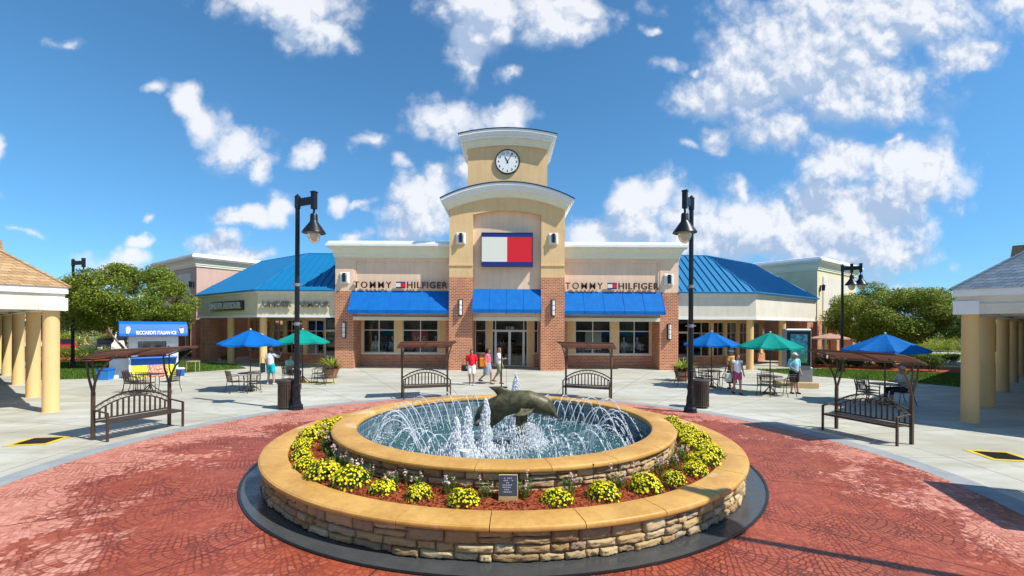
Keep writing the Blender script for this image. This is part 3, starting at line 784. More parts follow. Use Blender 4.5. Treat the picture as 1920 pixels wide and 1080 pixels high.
# ------------------------------------------------------------------ dolphin
def caps(mb, a, b, ra, rb, n=12):
    """tapered limb with round ends"""
    a, b = Vector(a), Vector(b); d = b - a; L = d.length
    q = d.to_track_quat('Z', 'Y').to_matrix().to_4x4(); old = mb.T; mb.T = old @ Matrix.Translation(a) @ q
    prof = [(.001, -ra), (ra*.5, -ra*.87), (ra*.87, -ra*.5), (ra, 0), (rb, L), (rb*.87, L+rb*.5), (rb*.5, L+rb*.87), (.001, L+rb)]
    mb.lathe(prof, n, caps=True); mb.T = old
def dolphin():
    t = thing('dolphin_statue', 'bronze leaping dolphin statue in the middle of the fountain pool', 'statue', (.32, 9.62, .2), R(-4))
    mb = MB()
    # spine from tail stock (left, low) over the back to the beak (right, low)
    sp = [(-.86, -.22, .03, .16), (-.81, -.04, .07, .21), (-.73, .14, .11, .26), (-.60, .32, .15, .27), (-.45, .47, .18, .24), (-.26, .57, .19, .235), (-.04, .63, .20, .245), (.16, .635, .20, .235), (.34, .58, .19, .21), (.48, .50, .165, .19), (.58, .40, .135, .15), (.645, .315, .095, .10), (.69, .245, .05, .05), (.74, .175, .034, .034), (.775, .115, .02, .02)]
    zz = lambda z: .43 + (z+.12)*.66
    sp = [(x, zz(z), w, h*1.0) for x, z, w, h in sp]
    rings = []
    for i, (x, z, w, h) in enumerate(sp):
        a = sp[max(i-1, 0)]; b = sp[min(i+1, len(sp)-1)]; tx, tz = b[0]-a[0], b[1]-a[1]; L = math.hypot(tx, tz); nx, nz = -tz/L, tx/L
        rings.append([(x+nx*h*math.sin(q), w*math.cos(q), z+nz*h*math.sin(q)) for q in [2*math.pi*k/20 for k in range(20)]])
    mb.loft(rings, True, True)
    def fin(pts, th, off0):
        off = lambda p: off0((p[0], p[1]))
        pts0 = pts; offs = {(p[0], zz(p[1])): off0(p) for p in pts}; pts = [(p[0], zz(p[1])) for p in pts]; off = lambda p: offs[p]
           # tapering blade in x,z at y=off(k)
        k = len(pts); c = (sum(p[0] for p in pts)/k, sum(p[1] for p in pts)/k)
        vs = [(p[0], off(p)-th*.35, p[1]) for p in pts] + [(c[0]+(p[0]-c[0])*.6, off(p)-th, c[1]+(p[1]-c[1])*.6) for p in pts] + [(c[0]+(p[0]-c[0])*.6, off(p)+th, c[1]+(p[1]-c[1])*.6) for p in pts] + [(p[0], off(p)+th*.35, p[1]) for p in pts]
        fs = [tuple(range(k, 2*k)), tuple(reversed(range(2*k, 3*k)))]
        for j in range(k):
            l = (j+1) % k; fs += [(j, l, k+l, k+j), (2*k+j, 2*k+l, 3*k+l, 3*k+j), (3*k+j, 3*k+l, l, j)]
        mb.add(vs, fs)
    fin([(-.45, .62), (-.50, .80), (-.60, .97), (-.72, 1.10), (-.56, 1.115), (-.42, 1.10), (-.26, 1.0), (-.02, .90), (.08, .82), (-.05, .70)], .035, lambda p: 0)
    fin([(.02, .52), (-.06, .36), (-.20, .25), (-.12, .22), (.06, .24), (.22, .36), (.30, .50)], .022, lambda p: -.16 - (.5-p[1])*.5)
    fin([(.05, .52), (-.03, .38), (-.10, .30), (.02, .30), (.16, .40), (.26, .50)], .022, lambda p: .16 + (.5-p[1])*.5)
    fin([(-.84, -.04), (-.95, -.14), (-1.02, -.10), (-.92, .04), (-.78, .10)], .06, lambda p: (-.1 if p[0] < -.9 else 0))
    remesh(mb, 'dolphin_body', 'bronze', t, .016, 3)
    mb = MB(); mb.lathe([(.20, -.3), (.17, -.1), (.13, .30), (.12, .78)], 16, (0, 0, 0)); mb.build('support_plinth', 'bronze', t)
dolphin()

# ------------------------------------------------------------------ water jets
def drops_mesh(pts, name, parent=None, zs=1.25, **kw):
    """pts: array x,y,z,r -> little octahedral drops"""
    P = np.asarray(pts); k = len(P); o = np.array([(1,0,0),(-1,0,0),(0,1,0),(0,-1,0),(0,0,zs),(0,0,-zs)])
    v = (P[:, None, :3] + o[None]*P[:, None, 3:4]).reshape(-1, 3); f = np.array([(0,2,4),(2,1,4),(1,3,4),(3,0,4),(2,0,5),(1,2,5),(3,1,5),(0,3,5)])
    F_ = (f[None] + (np.arange(k)*6)[:, None, None]).reshape(-1, 3)
    return raw(name, v, F_, 'drops', parent, smooth=True, **kw)
def jet_variant(seed):
    rng = np.random.default_rng(seed); pts = []; mb = MB()
    x0, x1, zt = 0, .92+rng.uniform(-.06, .08), .70+rng.uniform(-.08, .08)
    path = []
    P = lambda u, s=0: (x0+(x1-x0)*u+rng.normal(0, s), rng.normal(0, s), .02+4*zt*u*(1-u*.98)+rng.normal(0, s))
    mb.tube([P(u, .002) for u in np.linspace(0, .5, 12)], [rng.uniform(.005, .009) for _ in range(12)], 5)
    for strand in range(3):
        u = .42+rng.uniform(0, .1); oy = rng.normal(0, .012)
        while u < 1:
            L = rng.uniform(.03, .11); k = [u, u+L*.35, u+L*.7, u+L]; rr = rng.uniform(.004, .010)
            mb.tube([(P(min(q_, 1))[0], oy*(1+2*q_)+rng.normal(0, .003), P(min(q_, 1), .004)[2]) for q_ in k], [rr*.3, rr, rr*.9, rr*.2], 4); u += L+rng.uniform(.005, .05)
    for u in np.linspace(.3, 1, 22):
        s = .006+.03*max(0, u-.3); n_ = 1
        for _ in range(n_): pts.append((x0+(x1-x0)*u+rng.normal(0, s*.7), rng.normal(0, s), .02+4*zt*u*(1-u*.98)+rng.normal(0, s), rng.uniform(.005, .0125)))
    for _ in range(26): pts.append((x1+rng.normal(0, .07), rng.normal(0, .06), abs(rng.normal(0, .035))+.02, rng.uniform(.005, .014)))
    o = drops_mesh(pts, 'water_jet')
    a = np.zeros(len(o.data.vertices)*3); o.data.vertices.foreach_get('co', a); b = MB(); b.v = [tuple(q) for q in a.reshape(-1, 3)]; b.f = [tuple(p_.vertices) for p_ in o.data.polygons]
    bpy.data.objects.remove(o); b.add(mb.v, mb.f); return b.build('water_jet', 'drops', smooth=170)
JL = 'thin white arching water stream falling outward inside the fountain pool'
jets = [jet_variant(s) for s in range(6)]
NJ = 54
for k in range(NJ):
    p = jets[k % 6]; o = p if k < 6 else p.copy()
    if k >= 6: COL.objects.link(o)
    a = 2*math.pi*k/NJ + .03; r = 1.82
    o.location = (FC[0]+r*math.cos(a), FC[1]+r*math.sin(a), .2); o.rotation_euler = (0, 0, a+rnd.uniform(-.12, .12)); s = rnd.uniform(.9, 1.1); o.scale = (s, s, s*rnd.uniform(.85, 1.1))
    o['label'] = JL; o['category'] = 'water jet'; o['group'] = 'thin arching streams round the pool'
def plume(px, py, Y, top, r0, n, seed, label, z0=.2):
    rng = np.random.default_rng(seed); x = (px-PX)/FPX*Y; H = top-z0; pts = []
    for _ in range(n):
        u = rng.uniform(0, 1)**1.1; rr = r0*(1-u**4)**.7*(1-.45*u) + .012
        a = rng.uniform(0, 6.28); q = rr*math.sqrt(rng.uniform(0, 1))*rng.uniform(.85, 1.15); pts.append((q*math.cos(a)+.015*math.sin(u*9), q*math.sin(a), u*H, rng.uniform(.006, .015)*(1.1-.3*u)))
    for _ in range(n//5):
        a = rng.uniform(0, 6.28); q = abs(rng.normal(0, r0*2.6)); pts.append((q*math.cos(a), q*math.sin(a), abs(rng.normal(0, .07)), rng.uniform(.008, .018)))
    core = MB(); rings = []
    for i in range(9):
        u = i/9; rr = r0*.72*(1-u**4)**.7*(1-.42*u)
        rings.append([((rr*(1+rng.uniform(-.22, .22)))*math.cos(6.283*j/12)+.015*math.sin(u*9), (rr*(1+rng.uniform(-.22, .22)))*math.sin(6.283*j/12), u*H+rng.uniform(-.02, .02)) for j in range(12)])
    if r0 < .3: core.loft(rings, False, True)
    CV_, CF = core.v, core.f
    o = drops_mesh(pts, 'foam_jet', zs=3.2 if r0 < .3 else 1.6, label=label, category='water jet', group='tall foaming water jets'); o.location = (x, Y, z0)
    if CV_: core.build('foam_core', 'drops', o, smooth=170)
plume(856, 0, 8.6, .98, .13, 1500, 1, 'shorter left foaming white jet, leftmost of the tall jets')
plume(876, 0, 8.9, 1.12, .15, 1900, 2, 'thick foaming white jet between the shorter left jet and the dolphin tail jet')
plume(911, 0, 9.1, 1.26, .14, 1900, 3, 'tall foaming white jet beside the dolphin tail')
plume(967, 0, 11.2, 1.55, .15, 1900, 4, 'foaming white jet rising behind the dolphin back')
plume(992, 0, 9.55, .72, .42, 2600, 5, 'wide mound of white spray under the dolphin belly')
rng = np.random.default_rng(9); k = 1500; a = rng.uniform(0, 6.28, k); r = 2.95*np.sqrt(rng.uniform(0, 1, k)); ed = rng.random(k) < .45; r[ed] = rng.normal(2.65, .16, ed.sum()).clip(0, 2.96)
dr = np.stack([FC[0]+r*np.cos(a), FC[1]+r*np.sin(a), .2+np.abs(rng.normal(0, .06, k)), rng.uniform(.005, .015, k)], 1)
drops_mesh(dr, 'water_spray', kind='stuff', label='spray and splashes dancing on the pool water')
g = G(871, 845, .5)
mb = MB(); mb.lathe([(.035, 0), (.045, .20), (.085, .26), (.09, .33), (.075, .33), (.065, .28)], 16, caps=True)
o = mb.build('water_nozzle', 'white', None, smooth=True, label='small white nozzle standing in the pool water near the front rim', category='nozzle'); o.location = (g.x, g.y, .18)
for (px, py, z, lab) in ((634, 850, .42, 'thin dark stake against the left side of the inner wall'), (1111, 915, .42, 'thin dark stake in the mulch right of the plaque block')):
    g = G(px, py, z); d = Vector((g.x-FC[0], g.y-FC[1])); d = d.normalized()*max(d.length, 3.53)
    mb = MB(); mb.cyl(0, 0, 0, .36, .006, n=6); mb.sphere((0, 0, .37), .014, 6, 4); o = mb.build('garden_stake', 'black', None, label=lab, category='stake'); o.location = (FC[0]+d.x, FC[1]+d.y, .39)
# ================================================================== architecture helpers
def arc(R0, zc):
    return lambda x: zc + math.sqrt(max(R0*R0 - x*x, .01)) - R0
flat = lambda x: 0
def cornice(mb, x0, x1, y0, y1, z, prof, f=flat, n=1, cap=True):
    """stack of rectangular loops (outset, height) round a box footprint; f(x) lifts them along an arch"""
    rings = []
    for out, h in prof:
        xa, xb, ya, yb = x0-out, x1+out, y0-out, y1+out
        xs = [xa + (xb-xa)*i/n for i in range(n+1)]
        loop = [(x, ya, z+h+f(x)) for x in xs] + [(x, yb, z+h+f(x)) for x in reversed(xs)]
        rings.append(loop)
    mb.loft(rings)
    if cap:
        for r, fl in ((rings[-1], False), (rings[0], True)):
            m = n+1; top = []
            vs = r
            fs = [(i, i+1, 2*m-2-i, 2*m-1-i) for i in range(n)]
            if fl: fs = [tuple(reversed(q)) for q in fs]
            mb.add(vs, fs)
    return mb
COVE = [(.02, 0), (.07, 0), (.07, .10), (.11, .14), (.13, .30), (.19, .45), (.30, .56), (.40, .60), (.40, .66)]
COPE = [(.40, .662), (.46, .69), (.46, .84), (.36, .87), (.36, .97), (.30, 1.0)]
def window(root, x0, x1, z0, z1, y, mx=(), mz=(), fw=.06, glass_y=.04, door=False, m='frame', name=None):
    """aluminium frame in the x,z plane at y, with its pane as a sub-part"""
    mb = MB(); d = .09
    mb.box(x0, x0+fw, y, y+d, z0, z1).box(x1-fw, x1, y, y+d, z0, z1).box(x0+fw, x1-fw, y, y+d, z1-fw, z1).box(x0+fw, x1-fw, y, y+d, z0, z0+fw)
    for x in mx: mb.box(x-fw/2, x+fw/2, y+.004, y+d-.004, z0+fw, z1-fw)
    for z in mz: mb.box(x0+fw, x1-fw, y+.008, y+d-.008, z-fw/2, z+fw/2)
    w = mb.build(name or ('door' if door else 'window'), m, root)
    MB().add([], [])
    mb = MB(); mb.add([(x0+fw/2, y+glass_y, z0+fw/2), (x1-fw/2, y+glass_y, z0+fw/2), (x1-fw/2, y+glass_y, z1-fw/2), (x0+fw/2, y+glass_y, z1-fw/2)], [(0, 1, 2, 3)])
    mb.build('pane', 'glass', w); return w
def hipface(pts): return pts
def seams(mb, a, b, c, d, step=.46, h=.07, w=.045):
    """standing seams on the roof face a-b (eave) to d-c (ridge); runs up the slope"""
    a, b, c, d = map(Vector, (a, b, c, d)); e = (b-a); L = e.length; e.normalize()
    nrm = (b-a).cross(d-a).normalized()
    if nrm.z < 0: nrm = -nrm
    up = nrm.cross(e).normalized()
    # polygon in (s,t) coordinates
    P = [((p-a).dot(e), (p-a).dot(up)) for p in (a, b, c, d)]
    s = step/2
    while s < L:
        ts = []
        for i in range(4):
            (s0, t0), (s1, t1) = P[i], P[(i+1) % 4]
            if abs(s1-s0) > 1e-6 and min(s0, s1) <= s <= max(s0, s1): ts.append(t0 + (t1-t0)*(s-s0)/(s1-s0))
        if len(ts) >= 2 and max(ts)-min(ts) > .1:
            p, q = a+e*s+up*min(ts), a+e*s+up*max(ts); o = e*w/2; k = nrm*h
            mb.add([p-o, p+o, q+o, q-o, p-o+k, p+o+k, q+o+k, q-o+k], [(4,5,6,7),(0,1,5,4),(1,2,6,5),(2,3,7,6),(3,0,4,7)])
        s += step
def walllamp(loc, rz, label):
    t = thing('wall_lamp', label, 'lamp', loc, rz, 'square wall lamps'); t.scale = (.86, .86, .86)
    MB().bev(-.34, .34, -.09, 0, -.40, .40, .03).build('back_plate', 'white', t)
    mb = MB(); mb.bev(-.27, -.16, -.15, -.09, -.29, .29, .01); mb.bev(.16, .27, -.15, -.09, -.29, .29, .01); mb.build('side_plate', 'white', t)
    mb = MB(); mb.cyl(0, -.20, -.30, .30, .105, n=18); mb.lathe([(.02, .30), (.13, .30), (.13, .33), (.02, .33)], 18, (0, -.20, 0)); mb.build('lamp_shade', 'black', t, smooth=True)
    MB().cyl(0, -.20, -.345, -.30, .07, n=12).build('bulb', 'bulb', t)
def sconce(loc, rz, label):
    t = thing('wall_sconce', label, 'lamp', loc, rz, 'tall narrow wall sconces')
    MB().bev(-.13, .13, -.05, 0, -.52, .52, .02).build('back_plate', 'black', t)
    mb = MB(); mb.lathe([(.02, -.46), (.085, -.45), (.085, .45), (.02, .46)], 16, (0, -.13, 0), caps=True); mb.build('diffuser', 'white', t, smooth=True)
    mb = MB()
    for z in (-.47, -.16, .14, .45): mb.lathe([(.087, z), (.10, z), (.10, z+.03), (.087, z+.03)], 16, (0, -.13, 0))
    mb.build('lamp_cage', 'grey', t)
def awning(root, x0, x1, z0, z1, y, out, m='awning', nrib=5):
    mb = MB(); mb.prismx([(y, z1), (y, z1-.02), (y-out+.02, z0+.02), (y-out+.02, z0-.20), (y-out, z0-.20), (y-out, z0+.02)], x0, x1)
    mb.prismx([(y, z1-.02), (y-out, z0), (y-out, z0-.03), (y, z0-.03)], x0-.012, x0-.002); mb.prismx([(y, z1-.02), (y-out, z0), (y-out, z0-.03), (y, z0-.03)], x1+.002, x1+.012)
    o = mb.build('awning', m, root)
    mb = MB()
    for i in range(nrib+1):
        x = x0 + (x1-x0)*i/nrib; mb.tube([(x, y-.01, z1+.004), (x, y-out-.005, z0+.026), (x, y-out-.008, z0-.19)], .013, 5)
    for x in (x0+.3, (x0+x1)/2, x1-.3): mb.tube([(x, y+.0, z0-.25), (x, y-out+.05, z0-.02)], .02, 5)
    mb.build('awning_rib', 'kblue' if m == 'awning' else 'frame', o)

# ================================================================== main shop with the clock tower
YF = 29.0; YT = 28.2; YR = 30.5
B = thing('clock_tower_shop', 'two wing outlet shop with arched clock tower, brick piers and bright blue awnings', 'building', (0, 0, 0))
# wings: stucco mass, brick piers, recessed storefront
def wing(s):
    xa, xb = 3.55, 10.85   # inner and outer edge
    def bx(mb, x0, x1, *r): mb.box(s*x0, s*x1, *r)
    mb = MB()
    bx(mb, xa, xb-1.18, YF+.10, 42, 3.28, 6.95); bx(mb, xb-1.18, xb, YF+.0, 42, 4.9, 7.10)
    bx(mb, xa, xb-1.18, YF+.03, YF+.10, 6.35+.42, 7.10); bx(mb, xa, xa+.14, YF+.03, YF+.10, 4.6, 6.77); bx(mb, xb-1.18-.12, xb-1.18, YF+.03, YF+.10, 4.6, 6.77)
    mb.build('stucco_wall', 'pink', B)
    mb = MB(); bx(mb, xa-.02, xb-1.16, YF-.05, YF+.1, 3.05, 3.28); mb.build('storefront_beam', 'trimcream', B)
    mb = MB(); bx(mb, xb-1.18, xb, YF-.02, YR+.0, 0, 4.9); mb.build('brick_pier', 'brick', B)
    mb = MB(); bx(mb, xb-1.16, xb-.02, YR, 42, 0, 4.9); mb.build('brick_side_wall', 'brick', B)
    mb = MB(); bx(mb, xa+.3, xb-1.1, YR+.02, YR+.25, 0, .82); mb.build('brick_base_wall', 'brick', B)
    mb = MB(); bx(mb, xa+.0, xa+.34, YF+.3, YR+.2, 0, 3.05); mb.build('brick_return', 'brick', B)
    mb = MB(); bx(mb, xa+.3, xb-1.1, YR-.02, YR+.28, .82, .90); mb.build('window_sill', 'trimcream', B)
    z0, z1 = .90, 3.28
    for (p, q) in ((3.85, 4.55), (6.93, 7.45), (9.55, 9.75)): mb = MB(); bx(mb, p, q, YR, YR+.25, z0, z1); mb.build('pilaster', 'tan', B)
    for (p, q) in ((4.55, 6.93), (7.45, 9.55)):
        x0, x1 = sorted((s*p, s*q)); window(B, x0, x1, .90, 3.2, YR+.06, mx=((x0+x1)/2,), mz=(2.42,))
    mb = MB(); bx(mb, xa, xb-1.16, YF+.1, YR+.1, 3.22, 3.28); mb.build('soffit', 'soffit', B)
    mb = MB(); cornice(mb, *sorted((s*(xa-.2), s*xb)), YF, 42, 7.0, COVE); mb.build('cornice', 'trimcream', B)
    mb = MB(); cornice(mb, *sorted((s*(xa-.2), s*xb)), YF, 42, 7.0, COPE); bx(mb, 4.6, 10.6, YF+.15, YF+.5, 8.0, 8.10); mb.build('parapet_coping', 'white', B)
    # room behind the glass
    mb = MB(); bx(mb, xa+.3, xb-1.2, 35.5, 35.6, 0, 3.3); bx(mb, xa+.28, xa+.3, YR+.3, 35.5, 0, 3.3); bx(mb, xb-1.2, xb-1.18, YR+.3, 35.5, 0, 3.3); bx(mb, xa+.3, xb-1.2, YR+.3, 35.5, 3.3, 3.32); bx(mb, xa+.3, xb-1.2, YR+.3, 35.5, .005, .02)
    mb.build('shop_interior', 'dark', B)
    x0, x1 = sorted((s*(xa+.02), s*(xb-1.20+.12))); awning(B, x0, x1, 3.66, 4.92, YF-.0, .78)
wing(-1); wing(1)
# tower
arch_low = arc(8.75, 0); arch_in = arc(8.0, 0)
mb = MB(); N = 24
def archwall(mb, x0, x1, y0, y1, z0, f, n=N):
    xs = [x0+(x1-x0)*i/n for i in range(n+1)]; mb.prismy([(x, z0) for x in (x0, x1)] + [(x, f(x)) for x in reversed(xs)], y0, y1)
W = 3.55; WI = 2.10; ZL = 10.72
flow = lambda x: ZL + arch_low(x)
# side bands either side of the arched recess, and the band over it
for s in (-1, 1):
    xs = [s*WI + s*(W-WI)*i/8 for i in range(9)]
    poly_ = [(s*WI, 5.78), (s*W, 5.78)] + [(x, flow(x)) for x in reversed(xs)]
    if s < 0: poly_ = list(reversed(poly_))
    mb.prismy(poly_, YT, YT+.5)
xs = [-WI + 2*WI*i/16 for i in range(17)]
mb.prismy([(x, 9.85+arch_in(x)) for x in xs] + [(x, flow(x)) for x in reversed(xs)], YT, YT+.5)
mb.build('tower_face', 'tan', B)
mb = MB(); archwall(mb, -W+.02, W-.02, YT+.5, 33.4, 3.45, flow); mb.build('tower_body', 'tan', B)
mb = MB(); xs = [-WI + 2*WI*i/16 for i in range(17)]
mb.prismy([(-WI, 4.55), (WI, 4.55)] + [(x, 9.86+arch_in(x)) for x in reversed(xs)], YT+.32, YT+.49); mb.box(-WI, WI, YT+.30, YT+.49, 3.3, 4.55)
mb.build('arched_recess', 'pink', B)
mb = MB()
for s in (-1, 1): mb.box(s*(WI-.02), s*(W+.03), YT-.05, YT+.55, 6.42, 6.52); mb.box(s*(WI-.01), s*(W+.01), YT-.02, YT+.52, 5.72, 5.78)
mb.build('tower_band', 'tan', B)
for s in (-1, 1):
    MB().box(s*WI, s*(W+.0), YT-.03, YR+.2, 0, 5.72).build('brick_pier', 'brick', B)
CV = [(.02, 0), (.10, 0), (.10, .07), (.13, .12), (.17, .26), (.24, .36)]
CVW = [(.24, .361), (.31, .361), (.31, .49), (.40, .50), (.40, .64), (.49, .65), (.49, .80)]
mb = MB(); cornice(mb, -W, W, YT, 33.2, ZL-.10, CV, arch_low, N); mb.build('cornice', 'trimcream', B)
mb = MB(); cornice(mb, -W, W, YT, 33.2, ZL-.10, CVW, arch_low, N); mb.build('cornice_top', 'white', B)
mb = MB(); cornice(mb, -W, W, YT, 33.2, ZL-.10, [(.485, .802), (.53, .802), (.53, .87), (.1, .93)], arch_low, N); mb.build('metal_flashing', 'navyedge', B)
arch_up = arc(13, 0); W2 = 2.53; Y2 = 29.2
mb = MB(); archwall(mb, -W2, W2, Y2, 32.6, 10.2, lambda x: 14.34+arch_up(x)); mb.build('upper_tower', 'tan', B)
mb = MB(); CV2 = [(o*1.1, h*1.12) for o, h in CV]; cornice(mb, -W2, W2, Y2, 32.6, 14.20, CV2, arch_up, N); mb.build('cornice', 'trimcream', B)
mb = MB(); cornice(mb, -W2, W2, Y2, 32.6, 14.20, [(o*1.1, h*1.12) for o, h in CVW], arch_up, N); mb.build('cornice_top', 'white', B)
mb = MB(); cornice(mb, -W2, W2, Y2, 32.6, 14.20, [(.53, .898), (.58, .898), (.58, .95), (.1, 1.0)], arch_up, N); mb.build('metal_flashing', 'navyedge', B)
# entrance
mb = MB(); mb.box(-WI, WI, YT+.28, YT+.5, 3.05, 3.30); mb.build('storefront_beam', 'trimcream', B)
mb = MB(); mb.box(-WI, WI, YT+.3, YR+.5, 3.22, 3.28); mb.build('soffit', 'soffit', B)
for (p, q) in ((-1.35, -.98), (1.40, 1.80)): MB().box(p, q, YR, YR+.25, .0, 3.28).build('pilaster', 'tan', B)
for (p, q) in ((1.80, WI), (-WI, -1.35)): MB().box(p, q, YR+.02, YR+.22, 0, .9).build('brick_base_wall', 'brick', B)
window(B, -WI, -1.35, .9, 3.22, YR+.05, mz=(2.42,)); window(B, 1.80, WI, .9, 3.22, YR+.05, mz=(2.42,))
window(B, -.98, 1.40, 2.42, 3.22, YR+.05, mx=(-.74, 1.14))
window(B, -.98, -.74, .04, 2.42, YR+.05); window(B, 1.14, 1.40, .04, 2.42, YR+.05)
for (p, q, hx) in ((-.74, .20, .06), (.20, 1.14, .34)):
    d = window(B, p, q, .04, 2.42, YR+.05, fw=.08, door=True)
    mb = MB(); mb.tube([(hx, YR+.03, .9), (hx, YR-.02, .95), (hx, YR-.02, 1.35), (hx, YR+.03, 1.4)], .015, 6); mb.build('handle', 'grey', d)
text('unit_number', 'C130', .52, .17, 'signwhite', B, (.22, YR+.03, 2.60), .01)
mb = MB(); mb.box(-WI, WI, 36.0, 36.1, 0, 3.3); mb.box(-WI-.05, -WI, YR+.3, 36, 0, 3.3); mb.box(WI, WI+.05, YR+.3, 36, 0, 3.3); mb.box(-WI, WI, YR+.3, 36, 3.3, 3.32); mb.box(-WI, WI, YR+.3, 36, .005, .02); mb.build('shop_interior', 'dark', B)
awning(B, -WI+.02, WI-.02, 3.72, 5.02, YT+.30, .82, nrib=4)
# interior display things
def rack(x, y, w, cols, label, seed):
    rg = random.Random(seed); t = thing('clothes_rack', label, 'clothes rack', (x, y, 0), 0, 'clothes racks behind the shop windows')
    mb = MB(); mb.tube([(-w/2, 0, 0), (-w/2, 0, 1.5), (w/2, 0, 1.5), (w/2, 0, 0)], .02, 6); mb.build('rail', 'frame', t)
    k = int(w/.11)
    for i in range(k):
        xx = -w/2+.07+i*.11; mb = MB(); mb.loft([[(xx-.03, -.2, 1.42), (xx+.03, -.2, 1.42), (xx+.03, .2, 1.42), (xx-.03, .2, 1.42)], [(xx-.045, -.24+rg.uniform(0, .04), .75+rg.uniform(-.1, .1)), (xx+.045, -.24, .75), (xx+.045, .24, .75), (xx-.045, .24, .75)]], True, True)
        mb.build('garment', cloth(rg.choice(cols)), t)
def mannequin(x, y, top, bottom, label, rz=0):
    t = thing('mannequin', label, 'mannequin', (x, y, .25), rz, 'mannequins behind the shop windows')
    mb = MB()
    caps(mb, (0, 0, 1.62), (0, 0, 1.70), .08, .085); caps(mb, (0, 0, 1.45), (0, 0, 1.6), .05, .05)
    for s in (-1, 1): caps(mb, (s*.09, 0, .85), (s*.1, 0, .1), .07, .04); caps(mb, (s*.22, 0, 1.1), (s*.23, -.05, .85), .04, .03)
    remesh(mb, 'figure', 'signwhite', t, .03, 1)
    mb = MB(); caps(mb, (0, 0, 1.0), (0, 0, 1.34), .14, .15); [caps(mb, (s*.15, 0, 1.36), (s*.23, 0, 1.08), .07, .06) for s in (-1, 1)]; remesh(mb, 'shirt', cloth(top), t, .03, 1)
    mb = MB(); [caps(mb, (s*.08, 0, .95), (s*.1, 0, .35), .105, .075) for s in (-1, 1)]; remesh(mb, 'trousers', cloth(bottom), t, .03, 1)
    MB().bev(-.3, .3, -.25, .25, -.23, 0, .02).build('plinth', 'white', t)
C1 = [(.05, .18, .5), (.6, .62, .65), (.5, .04, .05), (.02, .03, .08)]
for i, (x, w) in enumerate(((-8.6, 1.5), (-6.0, 1.3), (4.9+.9, 1.4), (8.6, 1.2), (-.1, 1.6))):
    rack(x, 33.4 if i < 4 else 34, w, C1, ['clothes rack deep in the far left shop window', 'clothes rack behind the left shop window nearest the tower', 'clothes rack behind the right shop window nearest the tower', 'clothes rack deep in the far right shop window', 'clothes rack seen through the central glass doors'][i], i)
mannequin(-9.0, 31.5, (.7, .7, .72), (.05, .06, .1), 'mannequin in pale top, leftmost in the left wing window'); mannequin(-7.85, 31.6, (.08, .25, .55), (.3, .32, .38), 'mannequin in blue top behind the far left window'); mannequin(-4.9, 31.7, (.55, .04, .05), (.7, .65, .6), 'mannequin in red top behind the left window nearest the tower')
mannequin(8.05, 31.5, (.7, .66, .58), (.5, .42, .3), 'mannequin in beige top behind the far right window'); mannequin(9.0, 31.6, (.5, .52, .55), (.02, .02, .03), 'mannequin in grey top, rightmost in the right wing window'); mannequin(7.75, 32.2, (.1, .3, .7), (.6, .6, .6), 'mannequin in bright blue top behind the far right window')
for (x, lab) in ((-5.9, 'red sale poster hanging inside the left window nearest the tower'), (5.9, 'pale poster hanging inside the right window nearest the tower')):
    o = MB().box(-.55, .55, 0, .02, -.6, .6).build('hanging_poster', 'red' if x < 0 else 'pale', None, label=lab, category='poster'); o.location = (x, 31.2, 1.75)
    if x < 0:
        text('lettering', 'SALE', .8, .26, 'signwhite', o, (0, -.01, .12), .01)

# signs and lamps on the shop
t = thing('flag_sign', 'large box sign over the entrance, blue bands, white left half, red right half', 'sign', (0, YT+.30, 7.42))
MB().box(-1.55, 1.55, -.42, 0, .5175+.24, 1.0).build('upper_blue_band', 'navy', t).location.z = 0
MB().box(-1.55, 1.55, -.42, 0, -1.0, -.757).build('lower_blue_band', 'navy', t)
MB().box(-1.55, 0, -.42, 0, -.757, .757).build('white_panel', 'signwhite', t); MB().box(.0, 1.55, -.42, 0, -.757, .757).build('red_panel', 'red', t)
mb = MB(); e = .03
mb.box(-1.58, 1.58, -.44, -.0, 1.0, 1.03).box(-1.58, 1.58, -.44, 0, -1.03, -1.0).box(-1.58, -1.55, -.44, 0, -1, 1).box(1.55, 1.58, -.44, 0, -1, 1); mb.build('sign_frame', 'navyedge', t)
def namesign(xc, label):
    t = thing('shop_name_sign', label, 'sign', (xc, YF+.03, 5.28), 0, 'shop name signs over the blue awnings')
    text('lettering', 'TOMMY', 2.36, .42, 'letter', t, (-1.76, -.13, 0), .12, .004, sp=1.32)
    text('lettering', 'HILFIGER', 2.54, .42, 'letter', t, (1.68, -.13, 0), .12, .014, sp=1.15)
    mb = MB(); mb.box(-.29, .29, -.19, -.05, .12, .20).box(-.29, .29, -.19, -.05, -.20, -.12); em = mb.build('flag_emblem', 'navy', t); em.location = (.01, 0, 0)
    MB().box(-.29, 0, -.19, -.05, -.12, .12).build('white_half', 'signwhite', em); MB().box(.0, .29, -.19, -.05, -.12, .12).build('red_half', 'red', em)
namesign(-6.70, 'dark raised shop name letters with small flag emblem over the left awning'); namesign(6.62, 'dark raised shop name letters with small flag emblem over the right awning')
walllamp((-2.84, YT, 8.10), 0, 'square wall lamp left of the big flag sign'); walllamp((2.84, YT, 8.10), 0, 'square wall lamp right of the big flag sign')
walllamp((-10.25, YF, 5.72), 0, 'square wall lamp left of the left shop name letters'); walllamp((10.22, YF, 5.72), 0, 'square wall lamp right of the right shop name letters')
sconce((-10.25, YF-.02, 2.42), 0, 'tall wall sconce on the far left brick pier'); sconce((-2.84, YT-.03, 3.85), 0, 'tall wall sconce on the brick pier left of the entrance')
sconce((2.84, YT-.03, 3.85), 0, 'tall wall sconce on the brick pier right of the entrance'); sconce((10.25, YF-.02, 2.42), 0, 'tall wall sconce on the far right brick pier')
